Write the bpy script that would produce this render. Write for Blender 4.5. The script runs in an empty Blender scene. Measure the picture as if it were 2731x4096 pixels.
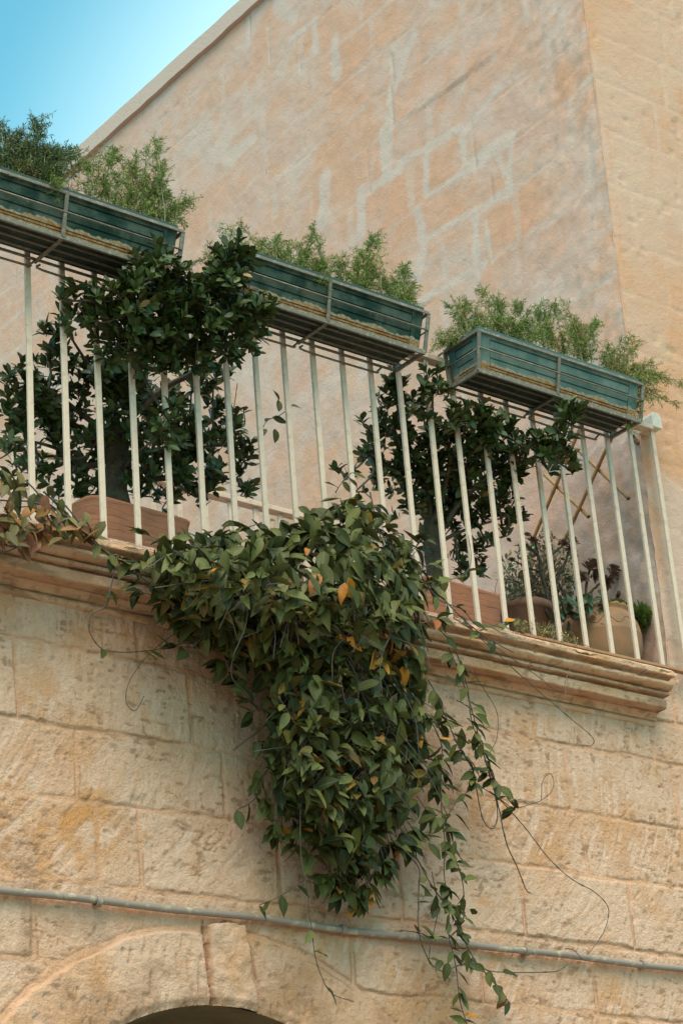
import bpy, math, random
import numpy as np
from mathutils import Matrix, Vector
R_ = math.radians
rng = np.random.default_rng(7)
random.seed(7)
SC = bpy.context.scene
COL = SC.collection

# ------------------------------------------------------------------ camera
W, H = 2731.0, 4096.0
YAW, PITCH, ROLL, FPX = 0.698852542, 0.426377110, -0.0826775871, 8965.974
_f = np.array([math.sin(YAW) * math.cos(PITCH), math.cos(YAW) * math.cos(PITCH), math.sin(PITCH)])
_r = np.array([math.cos(YAW), -math.sin(YAW), 0.0])
_u = np.cross(_r, _f)
_c, _s = math.cos(ROLL), math.sin(ROLL)
CM = np.array([_c * _r + _s * _u, -_s * _r + _c * _u, _f])
EYE = np.array([0.0, -5.76, 1.6])
cam = bpy.data.cameras.new('camera')
cam.sensor_fit = 'HORIZONTAL'
cam.sensor_width = 24.0
cam.lens = FPX / W * 24.0
cam.clip_start = 0.05
cam.clip_end = 3000
co = bpy.data.objects.new('camera', cam)
COL.objects.link(co)
m4 = Matrix.Identity(4)
for i in range(3):
    m4[i][0], m4[i][1], m4[i][2], m4[i][3] = CM[0][i], CM[1][i], -CM[2][i], EYE[i]
co.matrix_world = m4
SC.camera = co

# ------------------------------------------------------------------ light
SUN_EL, SUN_AZ = R_(57), R_(210)         # azimuth clockwise from +Y: right and in front of the facade
wd = bpy.data.worlds.new('World')
SC.world = wd
wd.use_nodes = True
nt = wd.node_tree
nt.nodes.clear()
sky = nt.nodes.new('ShaderNodeTexSky')
sky.sky_type = 'NISHITA'
sky.sun_disc = False
sky.sun_elevation = SUN_EL
sky.sun_rotation = SUN_AZ
sky.air_density = 1.0
sky.dust_density = 1.6
sky.ozone_density = 1.0
tint = nt.nodes.new('ShaderNodeMix')
tint.data_type = 'RGBA'
tint.blend_type = 'MULTIPLY'
tint.inputs[0].default_value = 1.0
tint.inputs[7].default_value = (0.60, 1.26, 0.98, 1)
bg = nt.nodes.new('ShaderNodeBackground')
bg.inputs[1].default_value = 0.15
wo = nt.nodes.new('ShaderNodeOutputWorld')
nt.links.new(sky.outputs[0], tint.inputs[6])
# pale haze bank low in the sky beyond the roof
gd = nt.nodes.new('ShaderNodeTexCoord')
dt = nt.nodes.new('ShaderNodeVectorMath')
dt.operation = 'DOT_PRODUCT'
dt.inputs[1].default_value = (math.sin(R_(52)) * math.cos(R_(24)), math.cos(R_(52)) * math.cos(R_(24)), math.sin(R_(24)))
nt.links.new(gd.outputs['Generated'], dt.inputs[0])
mr = nt.nodes.new('ShaderNodeMapRange')
mr.interpolation_type = 'SMOOTHSTEP'
mr.inputs[1].default_value = math.cos(R_(22.5)); mr.inputs[2].default_value = math.cos(R_(13))
nt.links.new(dt.outputs['Value'], mr.inputs[0])
hz = nt.nodes.new('ShaderNodeMix')
hz.data_type = 'RGBA'
hz.inputs[7].default_value = (3.1, 4.5, 4.7, 1)
nt.links.new(mr.outputs[0], hz.inputs[0])
nt.links.new(tint.outputs[2], hz.inputs[6])
nt.links.new(hz.outputs[2], bg.inputs[0])
nt.links.new(bg.outputs[0], wo.inputs[0])
sl = bpy.data.lights.new('sun', 'SUN')
sl.energy = 2.4
sl.angle = R_(48)
sl.color = (1.0, 0.76, 0.56)
so = bpy.data.objects.new('sun', sl)
COL.objects.link(so)
so.location = (8, -12, 14)
sd = Vector((math.sin(SUN_AZ) * math.cos(SUN_EL), math.cos(SUN_AZ) * math.cos(SUN_EL), math.sin(SUN_EL)))
so.rotation_euler = sd.to_track_quat('Z', 'Y').to_euler()
SC.view_settings.view_transform = 'Standard'
SC.view_settings.look = 'None'
SC.view_settings.gamma = 1.0
SC.view_settings.exposure = 1.02

# ------------------------------------------------------------------ helpers
def ray(x, y):
    return CM.T @ np.array([(x - W / 2) / FPX, -(y - H / 2) / FPX, 1.0])
def at(x, y, Y):                       # photo pixel -> point on the plane Y
    d = ray(x, y)
    return EYE + d * (Y - EYE[1]) / d[1]
def atX(x, y, X):
    d = ray(x, y)
    return EYE + d * (X - EYE[0]) / d[0]
K = 2731.0 / 1568.0
def dp(x, y, Y):
    return at(x * K, y * K, Y)
def c6(x, y):
    return ((1300 + x * .9126) / K, (2500 + y * .9126) / K)

def _hash(ix, iy, seed):
    n = (ix.astype(np.int64) * 374761393 + iy.astype(np.int64) * 668265263 + seed * 1442695041) & 0x7fffffff
    n = ((n ^ (n >> 13)) * 1274126177) & 0x7fffffff
    n = ((n ^ (n >> 16)) * 668265263) & 0x7fffffff
    return (n ^ (n >> 15)).astype(np.float64) / 0x7fffffff
def vn(x, y, seed=0):
    ix, iy = np.floor(x), np.floor(y)
    fx, fy = x - ix, y - iy
    fx = fx * fx * (3 - 2 * fx)
    fy = fy * fy * (3 - 2 * fy)
    a = _hash(ix, iy, seed); b = _hash(ix + 1, iy, seed)
    c = _hash(ix, iy + 1, seed); d = _hash(ix + 1, iy + 1, seed)
    return (a + (b - a) * fx) * (1 - fy) + (c + (d - c) * fx) * fy
def fbm(x, y, o=4, seed=0):
    t, a, n = 0, .5, 0
    for k in range(o):
        t = t + a * vn(x * 2 ** k, y * 2 ** k, seed + k * 17)
        n += a
        a *= .5
    return t / n
def sst(e0, e1, x):
    t = np.clip((x - e0) / (e1 - e0), 0, 1)
    return t * t * (3 - 2 * t)

def root_loc(o):
    l = np.zeros(3)
    while o is not None:
        l = l + np.array(o.location)
        o = o.parent
    return l
def mesh_obj(name, V, F, mat, parent=None, attrs=None, smooth=True, bevel=0):
    V = np.asarray(V, dtype=np.float64).reshape(-1, 3)
    if parent is not None:
        V = V - root_loc(parent)
    me = bpy.data.meshes.new(name)
    if isinstance(F, np.ndarray):
        k = F.shape[1]
        me.vertices.add(len(V))
        me.vertices.foreach_set('co', V.astype(np.float32).ravel())
        me.loops.add(F.size)
        me.loops.foreach_set('vertex_index', F.astype(np.int32).ravel())
        me.polygons.add(len(F))
        me.polygons.foreach_set('loop_start', np.arange(0, F.size, k, dtype=np.int32))
        me.update(calc_edges=True)
    else:
        me.from_pydata([tuple(v) for v in V], [], [tuple(f) for f in F])
    for an, av in (attrs or {}).items():
        a = me.attributes.new(an, 'FLOAT', 'POINT')
        a.data.foreach_set('value', np.asarray(av, dtype=np.float32).ravel())
    me.validate()
    me.polygons.foreach_set('use_smooth', np.full(len(me.polygons), bool(smooth)))
    me.update()
    me.materials.append(mat)
    o = bpy.data.objects.new(name, me)
    COL.objects.link(o)
    if parent is not None:
        o.parent = parent
    if bevel:
        b = o.modifiers.new('bevel', 'BEVEL')
        b.width = bevel
        b.segments = 2
        b.limit_method = 'ANGLE'
    return o
def tag(o, label=None, cat=None, group=None, kind=None):
    if label: o['label'] = label
    if cat: o['category'] = cat
    if group: o['group'] = group
    if kind: o['kind'] = kind
    return o
def thing(name, label, cat, loc, group=None):
    o = bpy.data.objects.new(name, None)
    o.empty_display_size = .1
    COL.objects.link(o)
    o.location = tuple(float(v) for v in loc)
    return tag(o, label, cat, group)
class MB:
    def __init__(s): s.V = []; s.F = []; s.n = 0
    def add(s, V, F):
        V = np.asarray(V, float).reshape(-1, 3)
        s.F += [tuple(int(i) + s.n for i in f) for f in F]
        s.V.append(V); s.n += len(V)
        return s
    def box(s, x0, x1, y0, y1, z0, z1):
        V = [(x0, y0, z0), (x1, y0, z0), (x1, y1, z0), (x0, y1, z0), (x0, y0, z1), (x1, y0, z1), (x1, y1, z1), (x0, y1, z1)]
        return s.hexa(V)
    def hexa(s, V):
        return s.add(V, [(0, 3, 2, 1), (4, 5, 6, 7), (0, 1, 5, 4), (1, 2, 6, 5), (2, 3, 7, 6), (3, 0, 4, 7)])
    def tube(s, P, r, n=6, caps=True):
        V, F = tube(P, r, n, caps)
        return s.add(V, F)
    def bar(s, a, b, w, h, up=(0, 0, 1)):            # rectangular bar from a to b
        a, b, up = np.array(a, float), np.array(b, float), np.array(up, float)
        d = (b - a) / np.linalg.norm(b - a)
        x = np.cross(d, up); x /= np.linalg.norm(x)
        y = np.cross(x, d)
        V = []
        for p in (a, b):
            for sx, sy in ((-1, -1), (1, -1), (1, 1), (-1, 1)):
                V.append(p + x * sx * w / 2 + y * sy * h / 2)
        return s.hexa(V)
    def build(s, name, mat, parent=None, **k):
        return mesh_obj(name, np.concatenate(s.V), s.F, mat, parent, **k)
def tube(P, r, n=6, caps=True):
    P = np.asarray(P, float)
    m = len(P)
    r = np.broadcast_to(np.asarray(r, float), (m,))
    T = np.gradient(P, axis=0)
    T /= np.linalg.norm(T, axis=1)[:, None] + 1e-12
    ref = np.array([0, 0, 1.0]) if abs(T[0][2]) < .9 else np.array([1.0, 0, 0])
    V = []
    x = np.cross(T[0], ref)
    for i in range(m):
        x = x - T[i] * (x @ T[i])
        x /= np.linalg.norm(x) + 1e-12
        y = np.cross(T[i], x)
        for k in range(n):
            a = 2 * math.pi * k / n
            V.append(P[i] + r[i] * (x * math.cos(a) + y * math.sin(a)))
    F = []
    for i in range(m - 1):
        for k in range(n):
            k2 = (k + 1) % n
            F.append((i * n + k, i * n + k2, (i + 1) * n + k2, (i + 1) * n + k))
    if caps:
        F.append(tuple(range(n - 1, -1, -1)))
        F.append(tuple((m - 1) * n + k for k in range(n)))
    return np.array(V), F
def smooth_line(P, k=6):                              # Catmull-Rom through the points
    P = np.asarray(P, float)
    Q = np.vstack([2 * P[0] - P[1], P, 2 * P[-1] - P[-2]])
    out = []
    for i in range(1, len(Q) - 2):
        for t in np.linspace(0, 1, k, endpoint=False):
            a, b, c, d = Q[i - 1], Q[i], Q[i + 1], Q[i + 2]
            out.append(.5 * (2 * b + (c - a) * t + (2 * a - 5 * b + 4 * c - d) * t * t + (3 * b - a - 3 * c + d) * t ** 3))
    out.append(P[-1])
    return np.array(out)
def lathe(mb, prof, cx, cy, n=32):
    V = []
    for r, z in prof:
        for k in range(n):
            a = 2 * math.pi * k / n
            V.append((cx + r * math.cos(a), cy + r * math.sin(a), z))
    F = []
    for i in range(len(prof) - 1):
        for k in range(n):
            k2 = (k + 1) % n
            F.append((i * n + k, i * n + k2, (i + 1) * n + k2, (i + 1) * n + k))
    return mb.add(V, F)

# ------------------------------------------------------------------ materials
class NT:
    def __init__(s, name):
        s.m = bpy.data.materials.new(name)
        s.m.use_nodes = True
        s.t = s.m.node_tree
        s.b = s.t.nodes['Principled BSDF']
        s.co = s.t.nodes.new('ShaderNodeTexCoord')
    def n(s, kind, **k):
        o = s.t.nodes.new('ShaderNode' + kind)
        for a, v in k.items(): setattr(o, a, v)
        return o
    def link(s, a, b): s.t.links.new(a, b); return s
    def attr(s, name):
        return s.n('Attribute', attribute_name=name).outputs['Fac']
    def noise(s, scale, detail=5, rough=.55, vec=None, dist=0):
        o = s.n('TexNoise')
        o.inputs['Scale'].default_value = scale
        o.inputs['Detail'].default_value = detail
        o.inputs['Roughness'].default_value = rough
        o.inputs['Distortion'].default_value = dist
        s.link(vec or s.co.outputs['Object'], o.inputs['Vector'])
        return o.outputs['Fac']
    def ramp(s, v, a, b, lo=0.0, hi=1.0):
        o = s.n('MapRange', interpolation_type='SMOOTHSTEP')
        for i, x in zip((1, 2, 3, 4), (a, b, lo, hi)): o.inputs[i].default_value = x
        s.link(v, o.inputs[0])
        return o.outputs[0]
    def math(s, op, a, b):
        o = s.n('Math', operation=op)
        for i, x in enumerate((a, b)):
            if isinstance(x, (int, float)): o.inputs[i].default_value = x
            else: s.link(x, o.inputs[i])
        return o.outputs[0]
    def mix(s, fac, a, b, mode='MIX'):
        o = s.n('Mix', data_type='RGBA', blend_type=mode)
        for i, x in ((0, fac), (6, a), (7, b)):
            if isinstance(x, (int, float)): o.inputs[i].default_value = x
            elif isinstance(x, tuple): o.inputs[i].default_value = (*x[:3], 1)
            else: s.link(x, o.inputs[i])
        return o.outputs[2]
    def col(s, c):
        if isinstance(c, tuple): s.b.inputs['Base Color'].default_value = (*c, 1)
        else: s.link(c, s.b.inputs['Base Color'])
        return s
    def rough(s, r):
        if isinstance(r, (int, float)): s.b.inputs['Roughness'].default_value = r
        else: s.link(r, s.b.inputs['Roughness'])
        return s
    def bump(s, h, strength=.5, dist=.01):
        o = s.n('Bump')
        o.inputs['Strength'].default_value = strength
        o.inputs['Distance'].default_value = dist
        s.link(h, o.inputs['Height'])
        s.link(o.outputs[0], s.b.inputs['Normal'])
        return s

def stone_mat(name, a, b, mort, stain, pale, bump=.6, grey=(.30, .27, .235)):
    m = NT(name)
    c = m.mix(m.attr('tint'), a, b)
    c = m.mix(m.ramp(m.noise(3.2, 6, .6), .38, .68), c, m.mix(.6, c, pale))
    c = m.mix(m.math('MULTIPLY', m.ramp(m.noise(9, 6, .65), .5, .72), .55), c, stain)
    c = m.mix(m.attr('mort'), c, mort)
    c = m.mix(m.attr('stain'), c, stain)
    c = m.mix(m.attr('pale'), c, pale)
    c = m.mix(m.math('MULTIPLY', m.ramp(m.noise(75, 5, .75), .52, .70), .45), c, m.mix(.6, c, grey))
    c = m.mix(m.math('MULTIPLY', m.ramp(m.noise(52, 5, .75), .55, .72), .35), c, pale)
    c = m.mix(m.attr('dirt_shade'), c, grey)
    m.col(c).rough(.93)
    m.b.inputs['Specular IOR Level'].default_value = .15
    h = m.math('ADD', m.noise(150, 4, .7), m.math('MULTIPLY', m.noise(58, 5, .7), 2.2))
    m.bump(h, bump, .008)
    return m.m
M = {}
M['limestone'] = stone_mat('limestone', (0.552, 0.296, 0.203), (0.561, 0.327, 0.244), (0.602, 0.312, 0.209), (0.501, 0.219, 0.091), (0.621, 0.383, 0.309), .8, (0.290, 0.149, 0.095))
M['cornice'] = stone_mat('cornice_stone', (0.504, 0.274, 0.175), (0.504, 0.299, 0.211), (0.543, 0.291, 0.196), (0.446, 0.212, 0.101), (0.560, 0.351, 0.269), .6, (0.233, 0.118, 0.071))
M['plaster'] = stone_mat('side_plaster', (0.516, 0.285, 0.239), (0.501, 0.301, 0.261), (0.516, 0.360, 0.336), (0.543, 0.256, 0.169), (0.516, 0.370, 0.352), .35, (0.327, 0.215, 0.185))
M['ochre_plaster'] = stone_mat('ochre_plaster', (0.437, 0.247, 0.185), (0.446, 0.257, 0.198), (0.467, 0.297, 0.245), (0.467, 0.210, 0.113), (0.456, 0.291, 0.245), .4, (0.426, 0.297, 0.198))
def simple(name, c, rough=.6, var=None, scale=20, bump=0, metal=0, lo=.42, hi=.68):
    m = NT(name)
    m.col(m.mix(m.ramp(m.noise(scale, 6, .62), lo, hi), c, var or c)).rough(rough)
    m.b.inputs['Metallic'].default_value = metal
    if bump: m.bump(m.noise(scale * 5, 4, .6), bump, .004)
    return m.m
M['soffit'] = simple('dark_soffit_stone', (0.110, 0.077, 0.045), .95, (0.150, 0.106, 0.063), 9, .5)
M['ground'] = simple('paving_stone', (.27, .215, .155), .9, (.33, .26, .19), 4, .4)
M['floor'] = simple('terrace_tile', (.36, .28, .21), .85, (.42, .33, .25), 6, .3)
def worn_paint(name, c, rough, var, scale, bump, metal, lo, hi):
    m = NT(name)
    k = m.mix(m.ramp(m.noise(scale, 6, .62), lo, hi), c, var)
    k = m.mix(m.math('MULTIPLY', m.ramp(m.noise(48, 6, .75), .66, .70), .75), k, (.13, .07, .04))
    k = m.mix(m.math('MULTIPLY', m.ramp(m.noise(6, 6, .7), .55, .75), .4), k, (.33, .235, .16))
    z = m.n('SeparateXYZ')
    m.link(m.co.outputs['Object'], z.inputs[0])
    foot = m.ramp(m.math('ADD', m.math('ABSOLUTE', z.outputs[2], 0), m.math('MULTIPLY', m.noise(30, 6, .75), .09)), .05, .085, 1, 0)
    k = m.mix(m.math('MULTIPLY', foot, .7), k, (.24, .135, .075))
    m.col(k).rough(rough)
    m.b.inputs['Specular IOR Level'].default_value = .2
    m.bump(m.noise(90, 4, .6), .25, .003)
    return m.m
M['white_paint'] = worn_paint('old_white_paint', (0.525, 0.366, 0.307), .55, (0.428, 0.278, 0.213), 26, .15, 0, .5, .72)
M['cap_paint'] = simple('cap_white_plastic', (0.550, 0.454, 0.402), .4, (0.480, 0.393, 0.348), 30)
M['conduit'] = simple('conduit_grey', (.21, .15, .135), .7, (.36, .27, .205), 22, .1, 0, .52, .66)
M['galv'] = simple('galvanised_rusty', (0.129, 0.102, 0.084), .65, (0.231, 0.192, 0.162), 60, .35, .2, .5, .68)
def grain_mat():
    m = NT('wood_grain_terracotta')
    w = m.n('TexWave', wave_type='BANDS', bands_direction='Z', wave_profile='SIN')
    mp = m.n('Mapping'); mp.inputs['Scale'].default_value = (.35, .35, 1)
    m.link(m.co.outputs['Object'], mp.inputs[0]).link(mp.outputs[0], w.inputs[0])
    for k, v in (('Scale', 13), ('Distortion', 5), ('Detail', 3), ('Detail Scale', 2.2)): w.inputs[k].default_value = v
    c = m.mix(m.ramp(m.noise(14, 6, .62), .42, .68), (.34, .115, .062), (.275, .094, .054))
    ln = m.ramp(w.outputs['Fac'], .0, .08, 1, 0)
    c = m.mix(m.math('MULTIPLY', ln, .5), c, (.16, .06, .035))
    m.col(c).rough(.82).bump(m.ramp(w.outputs['Fac'], .0, .15), .3, .004)
    return m.m
M['terracotta'] = grain_mat()
M['dark_terracotta'] = simple('dark_terracotta', (.23, .09, .055), .8, (.17, .065, .045), 14, .2)
M['clay'] = simple('pale_clay', (.30, .135, .07), .82, (.22, .115, .068), 9, .35)
M['bark'] = simple('bark', (0.068, 0.041, 0.025), .9, (0.029, 0.018, 0.013), 28, 1.0)
M['twig'] = simple('dark_twig', (.06, .042, .032), .7, (.10, .07, .05), 40)
M['vine_stem'] = simple('vine_stem', (.055, .035, .035), .6, (.09, .055, .04), 40)
M['pale_stem'] = simple('pale_green_stem', (.12, .13, .055), .6, (.16, .11, .06), 30)
M['bamboo'] = simple('bamboo', (.27, .125, .035), .45, (.19, .08, .022), 18)
M['dark_hole'] = simple('dark_bore', (.02, .02, .02), .9)
M['soil'] = simple('soil', (.05, .035, .025), 1, (.08, .055, .035), 40, .6)
def planter_mat(name, a, b):
    m = NT(name)
    z = m.n('SeparateXYZ')
    m.link(m.co.outputs['Object'], z.inputs[0])
    zz = m.math('ADD', z.outputs[2], m.math('MULTIPLY', m.math('SUBTRACT', m.noise(11, 7, .66), .5), .075))
    c = m.mix(m.ramp(m.noise(7, 5, .6), .4, .7), a, b)
    c = m.mix(m.math('MULTIPLY', m.ramp(m.noise(28, 6, .7), .62, .7), .45), c, (.10, .14, .13))
    c = m.mix(m.math('MULTIPLY', m.ramp(m.noise(3.5, 5, .7), .5, .66), .35), c, m.mix(.55, c, (.25, .25, .22)))
    crust = m.ramp(zz, .036, .043, 1, 0)
    inner = m.ramp(zz, .026, .040, 1, 0)
    rust = m.mix(m.ramp(m.noise(45, 5, .7), .42, .6), (.20, .085, .03), (.25, .165, .095))
    rust = m.mix(m.ramp(m.noise(120, 4, .7), .54, .62), rust, (.07, .04, .025))
    c = m.mix(crust, c, m.mix(m.ramp(m.noise(70, 5, .75), .45, .58), (.27, .245, .21), (.22, .125, .065)))
    c = m.mix(inner, c, rust)
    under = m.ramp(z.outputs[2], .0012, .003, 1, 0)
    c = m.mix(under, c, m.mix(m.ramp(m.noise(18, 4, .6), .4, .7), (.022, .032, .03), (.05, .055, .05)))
    m.col(c).rough(m.ramp(zz, .03, .045, .9, .6))
    m.b.inputs['Specular IOR Level'].default_value = .12
    m.bump(m.noise(90, 4, .7), .25, .004)
    return m.m
M['planter_green'] = planter_mat('planter_dark_green', (.007, .021, .016), (.012, .031, .024))
M['planter_teal'] = planter_mat('planter_faded_teal', (.052, .088, .086), (.085, .122, .117))
M['rim_green'] = simple('planter_rim_green', (.007, .024, .021), .7, (.011, .03, .026), 20)
M['rim_teal'] = simple('planter_rim_teal', (.02, .06, .06), .7, (.03, .07, .07), 20)
def leaf_mat(name, dark, light, under, autumn1=None, autumn2=None, rough=.42, rib=.35, spec=.5):
    m = NT(name)
    c = m.mix(m.attr('rnd'), dark, light)
    c = m.mix(m.math('MULTIPLY', m.ramp(m.noise(60, 4, .6), .45, .75), .4), c, m.mix(.5, c, under))
    if autumn1:
        au = m.mix(m.ramp(m.math('ADD', m.attr('hue'), m.math('MULTIPLY', m.math('SUBTRACT', m.noise(35, 4), .5), 1.0)), .2, .8), autumn1, autumn2)
        c = m.mix(m.attr('aut'), c, au)
    g = m.n('NewGeometry')
    c = m.mix(m.math('MULTIPLY', g.outputs['Backfacing'], .7), c, under)
    if rib:
        c = m.mix(m.math('MULTIPLY', m.ramp(m.attr('mid'), .0, .13, 1, 0), rib), c, m.mix(.5, under, (.22, .24, .12)))
    m.col(c).rough(rough)
    m.b.inputs['Specular IOR Level'].default_value = spec
    m.bump(m.noise(120, 3, .5), .12, .003)
    tr = m.n('BsdfTranslucent')
    m.link(c, tr.inputs[0])
    mx = m.n('MixShader')
    mx.inputs[0].default_value = .05
    out = m.t.nodes['Material Output']
    m.link(m.b.outputs[0], mx.inputs[1]).link(tr.outputs[0], mx.inputs[2]).link(mx.outputs[0], out.inputs[0])
    return m.m
M['vine_leaf'] = leaf_mat('vine_leaf', (.014, .018, .004), (.098, .090, .022), (.085, .08, .028), (.40, .15, .015), (.22, .065, .02), .55, .3, .2)
M['creeper_leaf'] = leaf_mat('creeper_leaf', (.03, .033, .01), (.085, .08, .025), (.11, .09, .035), (.33, .125, .03), (.17, .045, .025), .6, .3, .25)
M['ficus_leaf'] = leaf_mat('ficus_leaf', (.014, .024, .005), (.055, .073, .014), (.05, .065, .02), (.30, .16, .03), (.2, .1, .03), .45, .3, .3)
M['fern'] = leaf_mat('fern_needle', (0.057, 0.098, 0.011), (0.190, 0.253, 0.032), (0.114, 0.149, 0.027), (0.342, 0.253, 0.063), (0.247, 0.138, 0.054), .55, 0, .3)
M['dark_fern'] = leaf_mat('dark_fern_needle', (.03, .055, .016), (.075, .105, .028), (.08, .10, .03), (.30, .18, .06), (.2, .1, .05), .55, 0, .3)
M['succulent'] = leaf_mat('succulent_leaf', (0.111, 0.163, 0.036), (0.195, 0.247, 0.060), (0.156, 0.208, 0.060), None, None, .4, 0)
M['dry_rosette'] = leaf_mat('dry_rosette', (.085, .035, .025), (.20, .085, .055), (.16, .10, .07), None, None, .6, 0)
M['brown_leaf'] = leaf_mat('withered_leaf', (.12, .06, .025), (.25, .14, .055), (.2, .13, .07), None, None, .6, 0)
M['shrub_leaf'] = leaf_mat('shrub_leaf', (.055, .085, .03), (.14, .165, .065), (.12, .14, .07), None, None, .6, 0)
M['bluegreen_leaf'] = leaf_mat('bluegreen_leaf', (0.032, 0.056, 0.027), (0.068, 0.098, 0.045), (0.081, 0.105, 0.054), None, None, .5, .3)
M['yellow_tuft'] = leaf_mat('yellow_tuft', (.12, .11, .03), (.38, .22, .05), (.3, .2, .06), None, None, .7, 0)

# ------------------------------------------------------------------ ground
g = mesh_obj('ground', [(-400, -400, 0), (400, -400, 0), (400, 400, 0), (-400, 400, 0)], [(0, 1, 2, 3)], M['ground'], smooth=False)
tag(g, kind='structure')

# ------------------------------------------------------------------ lower stone wall with arch
WY = .055
JZ = np.array([2.30, 2.62, 3.0, 3.25, 3.51, 3.78, 4.02, 4.29, 4.47, 4.75])
JX = {0: [2.9, 3.2, 4.9, 5.5, 6.1, 6.7, 7.3], 1: [2.7, 3.2, 5.1, 5.7, 6.3, 6.9],
      2: [2.6, 3.15, 5.02, 5.62, 6.2, 6.75, 7.3], 3: [2.9, 3.53, 4.30, 4.77, 5.35, 5.91, 6.42, 6.95],
      4: [2.75, 3.27, 3.77, 3.93, 4.48, 5.01, 5.59, 6.15, 6.62, 7.1], 5: [2.6, 3.15, 3.70, 4.27, 4.85, 5.38, 5.95, 6.50, 7.0],
      6: [2.9, 3.48, 4.15, 4.8, 5.42, 5.9, 6.49, 7.1], 7: [2.7, 3.3, 3.95, 4.6, 5.2, 5.75, 6.40, 6.9], 8: [2.7, 6.56, 7.2]}
ACX, ACZ, RIN, ROUT = 4.215, 2.30, .858, 1.115
ANG = {0: 86, 1: 80, 2: 55, 3: 60, 4: 48, 5: 62, 6: 86, 7: 84, 8: 88}
def front_fields(x, z):
    wob = .010 * (fbm(x * 4, z * 4, 3, 5) - .5) + .005 * (vn(x * 25, z * 25, 6) - .5)
    zz, xx = z + wob * 1.5, x + .014 * (fbm(x * 5 + 9, z * 5, 3, 8) - .5)
    ci = np.clip(np.searchsorted(JZ, zz) - 1, 0, len(JZ) - 2)
    dz = np.minimum(zz - JZ[ci], JZ[ci + 1] - zz)
    dx = np.full_like(x, 9.0)
    bi = np.zeros_like(x)
    for k, js in JX.items():
        m = ci == k
        js = np.array(js)
        if m.any():
            dx[m] = np.min(np.abs(xx[m][:, None] - js[None, :]), axis=1)
            bi[m] = k * 20 + np.searchsorted(js, xx[m])
    dj = np.minimum(np.abs(dz), dx)
    ang = np.radians(np.array([ANG[int(k)] for k in range(9)])[ci] + (_hash(bi, bi * 0, 3) - .5) * 16)
    r = np.hypot(xx - ACX, zz - ACZ)
    kl = 4.185 - .03 * (zz - 3.16) / .26
    kr = 4.362 - .035 * (zz - 3.16) / .26
    key = (xx > kl) & (xx < kr) & (zz < 3.435) & (zz > 3.0)
    ring = (r < ROUT) & ~key
    cell = np.zeros(x.shape, int)
    cell[ring & (x < 4.27)] = 2
    cell[ring & (x >= 4.27)] = 3
    cell[key] = 1
    dkey = np.minimum(np.minimum(np.abs(xx - kl), np.abs(xx - kr)), np.where(key, np.abs(zz - 3.435), 9))
    dkey = np.where((zz < 3.45), dkey, 9)
    dring = np.abs(r - ROUT)
    th = np.degrees(np.arctan2(zz - ACZ, xx - ACX))
    dth = np.min(np.abs(th[..., None] - np.array([152, 33.])), axis=-1) * R_(1) * r
    dj = np.where(cell == 0, np.minimum(dj, np.where(r < ROUT + .3, np.abs(r - ROUT), 9)), dj)
    dj = np.where(cell >= 2, np.minimum(dring, np.minimum(dkey + .0, dth)), dj)
    dj = np.where(cell == 1, dkey, dj)
    bi = np.where(cell > 0, 900 + cell, bi)
    rb = _hash(bi, bi * 0 + 1, 11)
    jwr = np.where((cell >= 2) & (dring < .03), .010, 0)
    jw = jwr + .0045 + .016 * fbm(x * 7, z * 7, 3, 21) ** 2.2
    mort = 1 - sst(jw * .75, jw * 1.25, dj + .006 * (vn(x * 40, z * 40, 31) - .5))
    s = x * np.sin(ang) - z * np.cos(ang)
    t = x * np.cos(ang) + z * np.sin(ang)
    st1 = fbm(s * 58, t * 8, 2, 41)
    st2 = fbm(s * 85 + 3, t * 30, 3, 47)
    stroke = -sst(.46, .60, st1) * .0040 + (st2 - .5) * .004 * (1 - sst(.46, .58, st1))
    msk = .35 + .65 * sst(.35, .6, fbm(x * 6, z * 6, 3, 51))
    chip = sst(.60, .65, fbm(x * 30 + z * 8, z * 85, 3, 61)) * sst(.40, .58, fbm(x * 7, z * 7, 3, 62)) * (1 - sst(.50, .58, st1) * .8)
    pit = chip * .0035 + sst(.76, .80, fbm(x * 44, z * 38, 2, 67)) * .007
    pitr = sst(.70, .80, vn(x * 70, z * 30, 63)) * .008
    big = (fbm(x * 3, z * 3, 2, 71) - .5) * .006
    rough = (fbm(x * 45, z * 60, 4, 81) - .5) * .006
    edge = sst(0, .006, dj - jw * .8) * .0040
    h = big + edge * .8 + np.where(cell == 0, .55 * (stroke * msk - pit + rough * .8), .7 * (rough * 1.2 - pitr * np.where(cell == 1, .3, 1.0)))
    h = h + np.where(cell == 1, .015 + (fbm(x * 12, z * 12, 4, 91) - .5) * .035, 0)
    h = h + np.where(cell >= 2, .007, 0) + (rb - .5) * .008
    h = h * (1 - mort) + mort * (big + rough * .35 - .0035 + .004 * sst(.006, .014, jw))
    slot = (cell == 1) | (cell == 2)
    h = h - np.where(slot & (np.abs(xx - kl) < .006), .02, 0)
    # broken corner of one block and a ledge above
    h = h - .012 * sst(.035, .0, np.hypot((x - 3.93) / 1.6, z - 3.80))
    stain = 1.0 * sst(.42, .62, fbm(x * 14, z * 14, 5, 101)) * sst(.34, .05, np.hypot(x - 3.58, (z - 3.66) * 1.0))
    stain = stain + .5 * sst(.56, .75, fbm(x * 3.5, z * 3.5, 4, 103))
    pale = .95 * sst(.525, .565, st1) * msk * (cell == 0) * sst(.35, .6, fbm(x * 9, z * 9, 3, 106)) + .35 * sst(.5, .7, fbm(x * 5, z * 5, 4, 107))
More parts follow.
